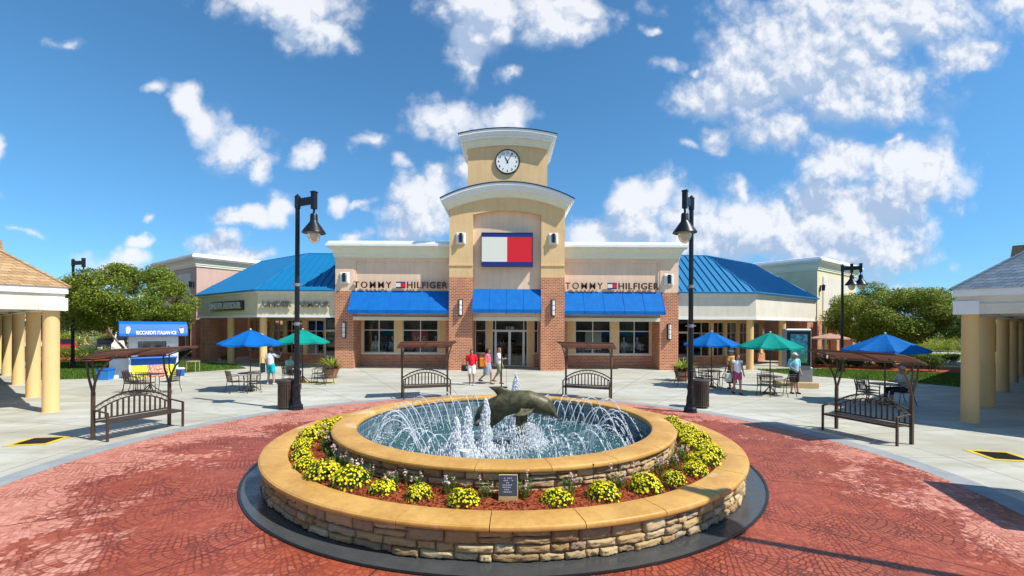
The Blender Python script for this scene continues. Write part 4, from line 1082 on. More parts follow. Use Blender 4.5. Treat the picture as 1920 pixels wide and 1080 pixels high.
# clock
t = thing('wall_clock', 'round white clock with black numerals and hands high on the tower', 'clock', (0, Y2, 13.17))
T0 = Matrix.Rotation(R(90), 4, 'X')
mb = MB(); mb.T = T0; mb.cyl(0, 0, 0, .08, .74, n=48); mb.build('clock_face', 'white', t)
mb = MB(); mb.T = T0; mb.lathe([(.72, 0), (.72, .11), (.78, .12), (.79, .06), (.79, 0)], 48); mb.build('clock_rim', 'black', t, smooth=True)
for k in range(1, 13):
    a = R(90-30*k); text('numeral', str(k), .15 if k > 9 else .085, .14, 'black', t, (.57*math.cos(a), -.085, .57*math.sin(a)), .01, .015)
for L, w, an, nm in ((.36, .035, 90-(11+5/60)*30, 'hour_hand'), (.56, .024, 90-5*6, 'minute_hand')):
    mb = MB(); a = R(an); dx, dz = math.cos(a), math.sin(a); nx, nz = -dz*w, dx*w
    mb.prismy([(-dx*.1-nx, -dz*.1-nz), (dx*L-nx*.5, dz*L-nz*.5), (dx*L+nx*.5, dz*L+nz*.5), (-dx*.1+nx, -dz*.1+nz)], -.105 if nm[0] == 'm' else -.1, -.09); mb.build(nm, 'black', t)

# ================================================================== side shops with blue hipped roofs
def sideshop(s, label):
    """s=-1 left, +1 right; everything mirrored about the tower"""
    t = thing('hipped_roof_shop', label, 'building', (0, 0, 0))
    P = lambda x, y, z=0: (s*x, y, z)
    def quad(mb, *pts):
        pts = list(pts)
        if s > 0: pts.reverse()
        mb.add(pts, [tuple(range(len(pts)))])
    c = Vector((15.86, 29.2)); d = Vector((.8, .6)); nrm = Vector((.6, -.8))     # corner, run of the angled side, outward normal
    x_in = 10.85; e = c + d*9.7
    # fascia as a thick bent band
    inn = lambda p, k: p - nrm*k
    cin = c + Vector((-.13, .45))    # mitred inner corner
    mb = MB(); z0, z1 = 3.27, 4.78
    def band(mb, z0, z1, o):
        # o: outset
        q = [(x_in, 29.2-o), (c.x + o*.33, c.y - o), (e.x + nrm.x*o, e.y + nrm.y*o), (e.x-nrm.x*.4, e.y-nrm.y*.4), (c.x-.13, c.y+.4), (x_in, 29.6)]
        mb.prism([(s*a, b) for a, b in (q if s > 0 else reversed(q))], z0, z1)
    band(mb, z0, z1, 0); mb.build('fascia', 'pale' if s > 0 else 'cream', t)
    mb = MB(); band(mb, z1-.02, z1+.16, .10); band(mb, z0-.06, z0+.09, .05)
    if s > 0: pass
    mb.build('fascia_trim', 'white', t)
    # porch ceiling
    mb = MB(); bk = 3.6; w_c = c + Vector((-.316, .95))*3.9*.98
    w_in = Vector((x_in, 32.9)); w_e = e - nrm*3.7; wc = Vector((c.x-1.22, 32.9))
    q = [(x_in, 29.6), (c.x-.13, c.y+.4), (e.x-nrm.x*.4, e.y-nrm.y*.4), (w_e.x, w_e.y), (wc.x, wc.y), (x_in, 32.9)]
    mb.prism([(s*a, b) for a, b in (q if s > 0 else reversed(q))], 3.40, 3.46); mb.build('soffit', 'soffit', t)
    # roof
    A = (x_in, 29.0, 4.93); Bc = (c.x+.08, 29.0, 4.93); E = ((e+nrm*.2).x, (e+nrm*.2).y, 4.93)
    rg = Vector((14.5, 33.4)); re = rg + d*7.1; ZR = 7.92
    D = (x_in, 33.4, ZR); Cc = (rg.x, rg.y, ZR); RE = (re.x, re.y, ZR); bk = e - nrm*8.2; BK = (bk.x, bk.y, 4.93); far = rg - nrm*4.2 
    faces = [(A, Bc, Cc, D), (Bc, E, RE, Cc), (E, BK, RE, RE)]
    mb = MB()
    for f in faces:
        f = [P(*p) for p in f]; 
        if f[2] == f[3]: f = f[:3]
        quad(mb, *f)
    # back slopes
    quad(mb, P(*D), P(*Cc), P(13.2, 37.4, 5.0), P(x_in, 37.4, 5.0)); quad(mb, P(*Cc), P(*RE), P(*BK), P(13.2, 37.4, 5.0))
    for f in faces:
        f = [P(*p) for p in f]
        if s > 0: f = [f[1], f[0], f[3], f[2]]
        seams(mb, *f)
    mb.build('roof', 'roof', t)
    mb = MB(); mb.tube([P(*D), P(*Cc), P(*RE)], .06, 6); mb.tube([P(*Cc), P(*Bc)], .05, 6); mb.tube([P(*RE), P(*E)], .05, 6); mb.build('ridge_cap', 'roof', t)
    mb = MB(); mb.tube([P(A[0], A[1]-.03, 4.93), P(Bc[0], Bc[1]-.03, 4.93), P(*E)], .055, 6); mb.build('gutter', 'roof', t)
    # columns
    for (x, y) in ((15.75, 29.7), (19.35, 32.2)):
        MB().lathe([(.235, 0), (.22, .04), (.22, 3.27)], 24, (s*x, y, 0)).build('column', 'column', t, smooth=True)
    cc = c + d*8.6 - nrm*.35
    mb = MB(); mb.T = Matrix.Translation((s*cc.x, cc.y, 0)) @ Matrix.Rotation(s*math.atan2(.6, .8), 4, 'Z'); mb.box(-.55, .55, -.35, .45, 0, 3.27); mb.build('brick_pier', 'brick', t)
    # shopfront walls under the porch: straight run then angled run, local frames
    def front(o, ang, L, flip, doors):
        fr = t
        def at(q): q.location = (o[0], o[1], 0); q.rotation_euler = (0, 0, ang)
        mb = MB(); mb.box(0, L, .0, .2, 0, .62); 
        at(mb.build('brick_base_wall', 'brick', fr))
        x = .0; k = 0; mp = MB()
        mp.box(0, L, .02, .18, 3.1, 3.4)
        while x < L - .6:
            isd = k in doors
            at(MB().box(x, x+.34, -.04, .2, .62, 3.1).build('pilaster', 'tan', fr))
            x0, x1 = x+.34, min(x+1.9, L-.05)
            at(window(fr, x0, x1, .62, 3.1, .06, mx=((x0+x1)/2,), mz=(2.3,), fw=.05))
            x = x1; k += 1
        at(mp.build('shopfront_header', 'tan', fr))
        at(MB().box(0, L, 3.0, 3.1, 0, 3.4).build('shop_interior', 'dark', fr))
        for q in range(int(L/2.1)):
            rackm = MB(); rr = random.Random(q+int(L*10)); 
            for z in (.5, 1.0, 1.5, 2.0): 
                for j in range(5):
                    if rr.random() < .8: rackm.box(.4+q*2.1+j*.3, .62+q*2.1+j*.3, 2.4, 2.8, z, z+.26)
            rackm.box(.3+q*2.1, 1.95+q*2.1, 2.5, 2.9, 0, .45); at(rackm.build('display_shelf', cloth([(.35, .08, .06), (.4, .4, .42), (.08, .16, .35), (.5, .45, .35)][q % 4]), fr))
    if s < 0:
        front((-wc.x, 32.9), 0, wc.x-x_in-2.2, 0, ()); front((-w_e.x, w_e.y), -math.atan2(.6, .8), (w_e-wc).length, 0, ())
        dx0, dx1 = -x_in-2.2, -x_in-.02
    else:
        front((x_in+2.2, 32.9), 0, wc.x-x_in-2.2, 0, ()); front((wc.x, wc.y), math.atan2(.6, .8), (w_e-wc).length, 0, ())
        dx0, dx1 = x_in+.02, x_in+2.2
    dm = (dx0+dx1)/2
    window(t, dx0, dx1, 2.35, 3.4, 32.9, mx=(dm,)); 
    for (p, q) in ((dx0, dm), (dm, dx1)):
        dd = window(t, p, q, .03, 2.35, 32.9, fw=.09, mz=(.5,), door=True); mb = MB(); mb.tube([(q-.2, 32.87, 1), (q-.2, 32.82, 1.05), (q-.2, 32.82, 1.35), (q-.2, 32.87, 1.4)], .014, 6); mb.build('handle', 'grey', dd)
    if s > 0: text('unit_number', 'C120', .5, .16, 'signwhite', t, (dm-.4, 32.86, 2.52), .01)
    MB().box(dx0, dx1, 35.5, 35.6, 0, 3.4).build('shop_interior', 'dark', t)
    # wall above the shopfront so nothing shows through
    mb = MB(); mb.prism([(s*a, b) for a, b in ([(x_in, 33.1), (wc.x, 33.1), (w_e.x-.1, w_e.y+.2), (w_e.x-3, w_e.y+4), (x_in, 40)] if s > 0 else reversed([(x_in, 33.1), (wc.x, 33.1), (w_e.x-.1, w_e.y+.2), (w_e.x-3, w_e.y+4), (x_in, 40)]))], 3.46, 4.9); mb.build('upper_wall', 'soffit', t)
    # taller block at the end
    k = thing('corner_block_shop', 'tall %s stucco corner shop with white cornice behind the %s blue roof' % (('rose pink', 'left') if s < 0 else ('cream', 'right')), 'building', (0, 0, 0))
    p0 = Vector((24.7, 36.5)); rt = math.atan2(.6, .8)
    T = Matrix.Translation((s*p0.x, p0.y, 0)) @ (Matrix.Rotation(rt, 4, 'Z') if s > 0 else Matrix.Rotation(math.pi-rt, 4, 'Z') @ Matrix.Scale(-1, 4, (0, 1, 0)))
    k.matrix_world = T
    # local: x runs outward along the angled front, y goes back
    L, Dp = 9.0, 10.0
    wallm = 'rose' if s < 0 else 'cream'
    MB().box(0, L, 0, Dp, 3.3, 7.5).build('stucco_wall', wallm, k)
    MB().box(1.1, L-2.2, -.06, 0, 3.6, 6.9).build('raised_panel', 'pale', k)
    mb = MB(); cornice(mb, 0, L, 0, Dp, 7.35, COVE); mb.build('cornice', 'trimcream', k)
    mb = MB(); cornice(mb, 0, L, 0, Dp, 7.35, COPE); mb.build('parapet_coping', 'white', k)
    for (p, q, y_) in ((0, .9, 1), (L-.9, L, 1), (4.2, 4.8, .6)): MB().box(p, q, -.03, y_, 0, 3.3).build('brick_pier', 'brick', k)
    mb = MB(); mb.box(.9, L-.9, 2.0, 2.2, 0, .6); mb.build('brick_base_wall', 'dbrick', k)
    x = .9
    while x < L-1.2:
        window(k, x, x+1.5, .6, 3.1, 2.02, mx=(x+.75,), mz=(2.2,)); MB().box(x+1.5, x+1.78, 1.95, 2.2, .6, 3.2).build('pilaster', 'tan', k); x += 1.78
    MB().box(.3, L-.3, 5, 5.1, 0, 3.3).build('shop_interior', 'dark', k)
    MB().box(0, .2, 1.0, Dp, 0, 3.3).build('side_wall', 'brick', k)
    if s < 0:
        mb = MB(); mb.box(3.2, 5.6, -.22, -.06, 4.6, 6.0)
        o = mb.build('red_sign_box', 'red', None, label='red box sign on the rose pink corner shop', category='sign'); o.matrix_world = T
    lp = T @ Vector((.55, -.02, 5.9)); 
    tt = thing('wall_lantern', 'black wall lantern on the %s corner shop' % ('rose pink' if s < 0 else 'cream'), 'lamp', lp, (rt if s > 0 else -rt), 'black wall lanterns')
    mb = MB(); mb.bev(-.06, .06, -.05, 0, -.25, .25, .01); mb.build('back_plate', 'black', tt); mb = MB(); mb.lathe([(.02, -.22), (.11, -.2), (.13, .18), (.17, .2), (.02, .32)], 10, (0, -.22, 0), caps=True); mb.build('lantern_body', 'black', tt)
    return t, c, d, nrm
sideshop(-1, 'cream fascia shop with bright blue hipped metal roof left of the tower shop'); sideshop(1, 'pale fascia shop with bright blue hipped metal roof right of the tower shop')
t = thing('shop_name_sign', 'dark grey shop name letters on the straight cream fascia by the left brick pier', 'sign', (-13.35, 29.18, 4.06), 0)
text('lettering', 'UNDER', 1.82, .38, 'greyletter', t, (-1.22, -.10, 0), .10, .02); text('lettering', 'ARMOUR', 2.05, .38, 'greyletter', t, (1.10, -.10, 0), .10, .02)
c = Vector((-15.86, 29.2)); d = Vector((-.8, .6)); q = c + d*4.4
t = thing('boxed_name_sign', 'long black box sign with shop name letters on the angled cream fascia', 'sign', (q.x-.6*0+.01, q.y-.02, 4.02), -math.atan2(.6, .8))
MB().box(-2.55, 2.55, -.14, 0, -.32, .32).build('sign_box', 'letter', t)
text('lettering', 'UNDER ARMOUR', 4.8, .44, 'frame', t, (0, -.19, 0), .08, .025)

# ================================================================== near colonnades, left and right
def colonnade(s, label, sh):
    t = thing('colonnade_shop', label, 'building', (0, 0, 0))
    a = Vector((.775, .632)); b = Vector((.632, -.775)); c0 = Vector((14.05, 14.15)) if s < 0 else Vector((13.45, 13.3))
    rot = math.atan2(a.y, a.x)
    # local frame: x along the colonnade (away), y towards the outside (-> use -y for the shop side)
    T = Matrix.Translation((s*c0.x, c0.y, 0)) @ (Matrix.Rotation(rot, 4, 'Z') if s > 0 else Matrix.Rotation(math.pi-rot, 4, 'Z') @ Matrix.Scale(-1, 4, (0, 1, 0)))
    t.matrix_world = T
    L, Dp, eo = 30.0, 16.0, .98
    xs = [0, 4.45, 9.9, 15.6, 21.3, 27] if s < 0 else [0, 4.4, 10.3, 15.9, 21.6, 27.3]
    for i, x in enumerate(xs): MB().lathe([(.215, 0), (.203, .03), (.195, 3.13)], 28, (x, 0, 0)).build('column', 'column', t, smooth=True)
    for y in (-5.0, -10.0): MB().lathe([(.215, 0), (.203, .03), (.195, 3.13)], 28, (0, y, 0)).build('column', 'column', t, smooth=True)
    mt = 'pale'
    mb = MB(); mb.box(-.32, L, -.30, .30, 3.13, 3.42); mb.box(-.30, .30, -Dp, -.30, 3.13, 3.42)
    for x in xs: mb.box(x-.22, x+.22, -3.6, -.30, 3.14, 3.41)
    mb.build('porch_beam', mt, t)
    e = .27
    mb = MB(); mb.box(-e, L, .02, e, 3.42, 3.80); mb.box(-e, .02, -Dp, .02, 3.42, 3.80); mb.build('fascia', mt, t)
    mb = MB(); mb.box(-e-.07, L, e-.06, e+.07, 3.64, 3.84); mb.box(-e-.07, -e+.06, -Dp, e-.06, 3.64, 3.84); mb.box(-.335, .36, -.20, .335, 3.12, 3.50); mb.build('fascia_trim', 'white', t)
    MB().box(-e+.05, L, -Dp, e-.05, 3.80, 3.86).build('soffit', 'soffit', t)
    # hip roof
    sl = .78; o = e+.11; H = 3.4; k = H/sl
    mb = MB(); z = 3.84
    A = (-o, o, z); B_ = (L, o, z); C_ = (L, o-k, z+H); D_ = (-o+k, o-k, z+H); E_ = (-o, -Dp, z); F_ = (-o+k, -Dp, z+H)
    for q in ((B_, A, D_, C_), (A, E_, F_, D_)):
        mb.add(list(q), [(0, 1, 2, 3)])
    mb.add([D_, F_, (L, -Dp, z+H), C_], [(0, 1, 2, 3)])
    mb.build('roof', sh, t)
    mb = MB(); mb.tube([A, D_], .05, 6); mb.build('hip_cap', sh, t)
    mb = MB(); mb.box(3.2, 5.6, -6.4, -4.0, z+H*.6, z+H+ (1.2 if s < 0 else 1.0)); mb.build('roof_cupola', 'shbrown', t)
    # shop walls behind the porch
    MB().box(4.6, L, -Dp, -4.6, 0, 3.8).build('shop_wall', 'dbrick', t)
    for i in range(6):
        x = 6 + i*3.9; window(t, x, x+2.6, .6, 3.0, -4.58, mx=(x+1.3,), mz=(2.2,)) if 0 else None
    if s > 0:
        for i in range(6): MB().box(8.6+i*3.4, 8.9+i*3.4, -4.6, -4.45, 0, 3.8).build('pilaster', 'tan', t)
    return t
colonnade(-1, 'brown shingle colonnade shop with round tan columns at the left edge', 'shbrown')
colonnade(1, 'slate blue shingle colonnade shop with round tan columns at the right edge', 'shblue')
# a row of shops added behind the viewpoint to darken reflections in the shop windows
t = thing('added_shop_row', 'added unseen long low shop row with brown shingle roof, facing the clock tower shop', 'building', (0, -16, 0))
MB().box(-30, 30, -10, 0, 0, 4.2).build('shop_wall', 'pink', t)
mb = MB(); mb.prismx([(-10.5, 4.2), (.6, 4.2), (-2.5, 6.6), (-8, 6.6)], -31, 31); mb.build('roof', 'shbrown', t)
for i in range(9): window(t, -26+i*6, -22+i*6, .6, 3.2, .01, mx=(-24+i*6,), mz=(2.4,))
# ================================================================== street furniture
def arched_bench(loc, rz, label):
    """x along the seat, faces -y; back posts at y=0"""
    t = thing('arched_bench', label, 'bench', loc, rz, 'arched metal benches with slatted canopies')
    W = .87
    mb = MB()
    for i in range(5): mb.box(-W, W, -.50+i*.095, -.50+i*.095+.078, .43, .447)
    mb.box(-W, W, -.52, -.49, .40, .44).box(-W, W, -.06, -.03, .40, .44); mb.build('seat', 'bench', t)
    mb = MB(); ar = lambda x, h0, h1: h0+(h1-h0)*(1-(x/W)**2)
    for h0, h1, r in ((.74, 1.04, .022), (.62, .92, .018)):
        mb.tube([(x, -.01, ar(x, h0, h1)) for x in [-W+2*W*i/16 for i in range(17)]], r, 6)
    for i in range(13):
        x = -W + 2*W*(i+1)/14; mb.box(x-.019, x+.019, -.022, .0, .47, ar(x, .62, .92))
    mb.box(-W, W, -.03, .01, .455, .49)
    for i in range(14):   # scrolls between the two arches
        x = -W+.06 + (2*W-.12)*i/13; zc = (ar(x, .74, 1.04)+ar(x, .62, .92))/2
        mb.tube([(x+.035*math.cos(q), -.01, zc+.032*math.sin(q)) for q in [k*.9 for k in range(7)]], .006, 4)
    mb.build('backrest', 'bench', t)
    for s in (-1, 1):
        mb = MB(); mb.box(s*W-.022, s*W+.022, -.53, -.485, 0, .66); mb.build('leg', 'bench', t)
        mb = MB(); mb.tube([(s*W, .0, .70), (s*W, -.15, .69), (s*W, -.53, .65)], .022, 6); mb.build('armrest', 'bench', t)
        mb = MB(); mb.box(s*W-.032, s*W+.032, -.03, .035, 0, 1.12)
        mb.tube([(s*W, 0, 1.08), (s*W, .10, 1.30), (s*W, .20, 1.52), (s*W, .24, 1.84)], [.03, .026, .024, .02], 6)
        mb.tube([(s*W, 0, 1.08), (s*W, -.06, 1.34), (s*W, -.22, 1.60), (s*W, -.50, 1.83), (s*W, -.80, 2.0)], [.03, .026, .024, .022, .02], 6)
        mb.tube([(s*W, -.06, 1.34), (s*W, .02, 1.55), (s*W, .02, 1.9)], .016, 6); mb.tube([(s*W, -.22, 1.60), (s*W, -.10, 1.72), (s*W, .14, 1.80)], .012, 5)
        mb.tube([(s*W, -.06, 1.30), (s*W, -.03, 1.38), (s*W+.01, -.10, 1.40)], .01, 5)
        mb.build('canopy_post', 'bench', t)
    mb = MB(); z = lambda y: 1.93 - .215*y + .03*math.cos((y+.3)*3)
    Wc = 1.02
    mb.tube([(-Wc, y, z(y)) for y in (.28, 0, -.3, -.6, -.84)], .02, 6); mb.tube([(Wc, y, z(y)) for y in (.28, 0, -.3, -.6, -.84)], .02, 6); mb.tube([(0, y, z(y)) for y in (.28, 0, -.3, -.6, -.84)], .014, 6)
    mb.tube([(-Wc, .28, z(.28)), (Wc, .28, z(.28))], .018, 6); mb.tube([(-Wc, -.84, z(-.84)), (Wc, -.84, z(-.84))], .018, 6); f = mb.build('canopy_frame', 'bench', t)
    mb = MB()
    for i in range(13):
        y = -.80 + i*.085; mb.prismx([(y-.040, z(y)+.022+.009), (y-.040, z(y)+.032+.009), (y+.040, z(y)+.032-.009), (y+.040, z(y)+.022-.009)], -Wc+.01, Wc-.01)
    mb.build('canopy_slats', 'slat', t); return t
b0 = arched_bench((-9.35, 11.52, 0), R(70.8), 'arched canopy bench nearest the left columns, seen at an angle')
def place_bench(x, y, ang, lab): return dup(b0, (x, y, 0), R(ang), lab)
place_bench(9.17, 11.52, -70.8, 'arched canopy bench nearest the right columns, seen at an angle')
place_bench(-3.12, 17.6, 20, 'arched canopy bench seen from the front, in front of the left brick tower pier')
place_bench(3.14, 17.6, -20, 'arched canopy bench seen from the front, in front of the right brick tower pier')
place_bench(9.35, 6.2, -109, 'arched canopy bench out of view beyond the lower right corner')

def street_lamp(loc, vec, label, H=6.84, heads=1, clamps=True):
    t = thing('street_lamp', label, 'street lamp', loc, 0, 'black lantern street lamps')
    mb = MB(); mb.lathe([(r_*.66, z_) for r_, z_ in [(.33, 0), (.33, .03), (.31, .06), (.31, .14), (.24, .18), (.20, .30), (.20, .42), (.18, .50), (.15, .60), (.145, .70), (.165, .72), (.165, .78), (.135, .84), (.13, 1.25), (.15, 1.27), (.15, 1.33), (.125, 1.36)]], 8, caps=True); mb.build('base', 'black', t)
    mb = MB(); mb.lathe([(.082, 1.36), (.075, 3), (.068, H-.12), (.068, H)], 12, caps=True); mb.lathe([(.075, H-.40), (.09, H-.38), (.09, H-.05), (.10, H-.03), (.08, H), (.04, H+.04), (.01, H+.07)], 12, caps=True); mb.build('pole', 'black', t)
    if clamps:
        mb = MB()
        for z in (3.0-.3, 4.05-.1): mb.lathe([(.076, z), (.092, z), (.092, z+.10), (.076, z+.10)], 12); mb.tube([(.08, 0, z+.05), (.16, 0, z+.05)], .02, 6); mb.tube([(-.08, 0, z+.05), (-.16, 0, z+.05)], .02, 6)
        mb.build('banner_clamp', 'grey', t)
    v = Vector(vec); L = v.length; u = v.normalized(); n = Vector((-u.y, u.x))
    for k in range(heads):
        off = (0, .0) if heads == 1 else ((0, 0) if k == 0 else (n.x*.0+u.x*.45, u.y*.45))
        hx, hy = v.x+off[0], v.y+off[1]; zz = H-.22
        lan = bpy.data.objects.new('lantern', None) if 0 else None
        mb = MB(); mb.T = Matrix.Rotation(math.atan2(hy, hx), 4, 'Z'); LL = math.hypot(hx, hy)
        if k == heads-1: mb.box(.05, LL, -.035, .035, zz-.11, zz+.13)
        mb.box(LL-.07, LL+.07, -.07, .07, zz-.27, zz+.25); mb.box(LL-.085, LL+.085, -.085, .085, zz+.25, zz+.28); arm = mb.build('arm', 'black', t)
        mb = MB(); c = (hx, hy, zz-.62); mb.lathe([(.02, .36), (.035, .35), (.035, .22), (.09, .20), (.11, .16), (.115, -.02), (.13, -.06), (.33, -.34), (.36, -.40), (.35, -.41), (.10, -.30), (.02, -.2)], 28, c); sh = mb.build('lamp_shade', 'black', t, smooth=35)
        mb = MB(); mb.lathe([(.175, -.33), (.20, -.42), (.19, -.52), (.14, -.64), (.07, -.71), (.005, -.73)], 20, c); mb.build('globe', 'bulb', sh, smooth=True)
    return t
street_lamp((-6.72, 14.7, 0), (.66, -.32), 'black street lamp left of the fountain with a round trash bin at its foot')
street_lamp((5.86, 14.6, 0), (-.42, -.55), 'black street lamp right of the fountain with a round trash bin at its foot')
street_lamp((7.25, 3.9, 0), (-.45, .5), 'black street lamp out of view to the right that shades the planter rim')
g = G(138, 690); street_lamp((-26.2, 27.7, 0), (.86, -.25), 'distant black street lamp rising through the left tree', 6.6, 1, False)
street_lamp((20.7, 28.3, 0), (.42, -.2), 'distant black street lamp with two lanterns above the right tree', 6.6, 2, False)

def trash(x, y, label, sq):
    t = thing('trash_bin', label, 'trash bin', (x, y, 0), 0, 'dark slatted trash bins'); r = .27
    mb = MB(); mb.lathe([(r-.03, .04), (r-.03, .90)], 24, caps=True); mb.build('liner', 'black', t)
    mb = MB()
    for k in range(24):
        mb.T = Matrix.Rotation(2*math.pi*k/24, 4, 'Z'); mb.bev(-.026, .026, -r-.004, -r+.014, .06, .86, .004)
    mb.T = Matrix.Identity(4); mb.build('slats', 'bin', t)
    mb = MB(); mb.lathe([(r+.012, .05), (r+.012, .10), (r-.02, .10)], 24); mb.lathe([(r+.015, .80), (r+.015, .85), (r-.02, .85)], 24)
    mb.build('hoops', 'bin', t, smooth=35)
    mb = MB(); mb.lathe([(r+.01, .86), (r+.025, .88), (r+.02, .93), (r-.06, .965), (.12, .97), (.11, .92), (.01, .91)], 28); mb.build('lid', 'bin', t, smooth=35)
    if sq:
        mb = MB(); mb.box(r-.02, r+.13, -.16, .10, .50, .62); mb.box(r-.02, r+.15, -.17, .11, .62, .80); mb.build('side_box', 'bin', t)
g = G(538, 766); trash(g.x, g.y, 'dark slatted trash bin left of the left street lamp', 1)
g = G(1313, 764); trash(g.x, g.y, 'dark slatted trash bin right of the right street lamp', 0)

# ---- pots
def pot(px, py, label, seed):
    g = G(px, py); rng = np.random.default_rng(seed); t = thing('potted_plant', label, 'potted plant', (g.x, g.y, 0), 0, 'big terracotta pots with mixed plants')
    mb = MB(); mb.lathe([(.22, 0), (.25, .03), (.34, .30), (.36, .42), (.40, .43), (.41, .50), (.36, .51), (.34, .46), (.01, .44)], 28, caps=False); mb.build('pot', 'terra', t, smooth=35)
    def blades(n, L0, L1, spread, w, z0, up):
        V, Fc = [], []
        for _ in range(n):
            a = rng.uniform(0, 6.28); L = rng.uniform(L0, L1); r0 = rng.uniform(0, .2); tilt = rng.uniform(.15, spread); p = np.array([r0*math.cos(a), r0*math.sin(a), z0+rng.uniform(0, .2)]); h = np.array([math.cos(a), math.sin(a), 0]); sd = np.array([-math.sin(a), math.cos(a), 0])
            b = len(V)
            for i in range(5):
                u = i/4; c = p + h*L*math.sin(tilt)*u*(1+.5*u) + np.array([0, 0, 1])*L*math.cos(tilt)*(u-up*u*u); ww = w*(1-u)**.6*(.4+u) if i < 4 else .002
                V += [c-sd*ww, c+sd*ww]
            for i in range(4): Fc.append((b+2*i, b+2*i+1, b+2*i+3, b+2*i+2))
        return V, Fc
    V, Fc = blades(90, .5, 1.0, 1.1, .035, .45, .35); raw('tall_leaves', V, Fc, 'leafyel', t)
    V, Fc = blades(130, .25, .5, 1.4, .05, .42, .5); raw('lower_leaves', V, Fc, 'leaf', t)
    V, Fc = blades(90, .25, .5, 1.7, .05, .40, .9); raw('trailing_leaves', V, Fc, 'purple', t)
pot(621, 709, 'terracotta pot of spiky green plants by the far left brick pier', 1); pot(1279, 714, 'terracotta pot of spiky green plants by the far right brick pier', 2)
g = G(600, 718); t = thing('drain_grate', 'small yellow bordered grate beside the left terracotta pot', 'drain', (g.x, g.y, .004), 0, 'drain grates with yellow borders'); MB().box(-.75, .75, -.4, .4, .001, .004).build('yellow_border', 'yellow', t); MB().box(-.55, .6, -.2, .25, .005, .009).build('grating', 'grate', t)

# ---- cafe furniture
def chair_proto():
    t = thing('patio_chair', 'x', 'chair', (0, 0, 0))
    mb = MB(); w = .235
    for i in range(9): mb.box(-w+i*.055, -w+i*.055+.036, -.22, .22, .435, .447)
    mb.tube([(-w, -.22, .44), (w, -.22, .44), (w, .22, .44), (-w, .22, .44), (-w, -.22, .44)], .013, 6); mb.build('seat', 'bench', t)
    mb = MB()
    for i in range(8): x = -w+.03+i*.059; mb.tube([(x, .22, .46), (x, .25, .68), (x, .30, .86)], .010, 4)
    mb.tube([(-w, .21, .44), (-w, .25, .66), (-w, .305, .88), (w, .305, .88), (w, .25, .66), (w, .21, .44)], .014, 6); mb.tube([(-w, .295, .80), (w, .295, .80)], .01, 5); mb.tube([(-w, .232, .55), (w, .232, .55)], .01, 5); mb.build('backrest', 'bench', t)
    for s in (-1, 1):
        mb = MB(); mb.tube([(s*w, -.22, .44), (s*w*1.04, -.24, .2), (s*w*1.06, -.28, 0)], .014, 6); mb.build('leg', 'bench', t)
        mb = MB(); mb.tube([(s*w, .22, .44), (s*w*1.04, .24, .22), (s*w*1.06, .32, 0)], .014, 6); mb.build('leg', 'bench', t)
        mb = MB(); mb.tube([(s*w, .255, .68), (s*w*1.14, .05, .69), (s*w*1.14, -.18, .67), (s*w*1.05, -.23, .58), (s*w, -.22, .45)], .014, 6); mb.build('armrest', 'bench', t)
    return t
CH = chair_proto(); CHU = [False]
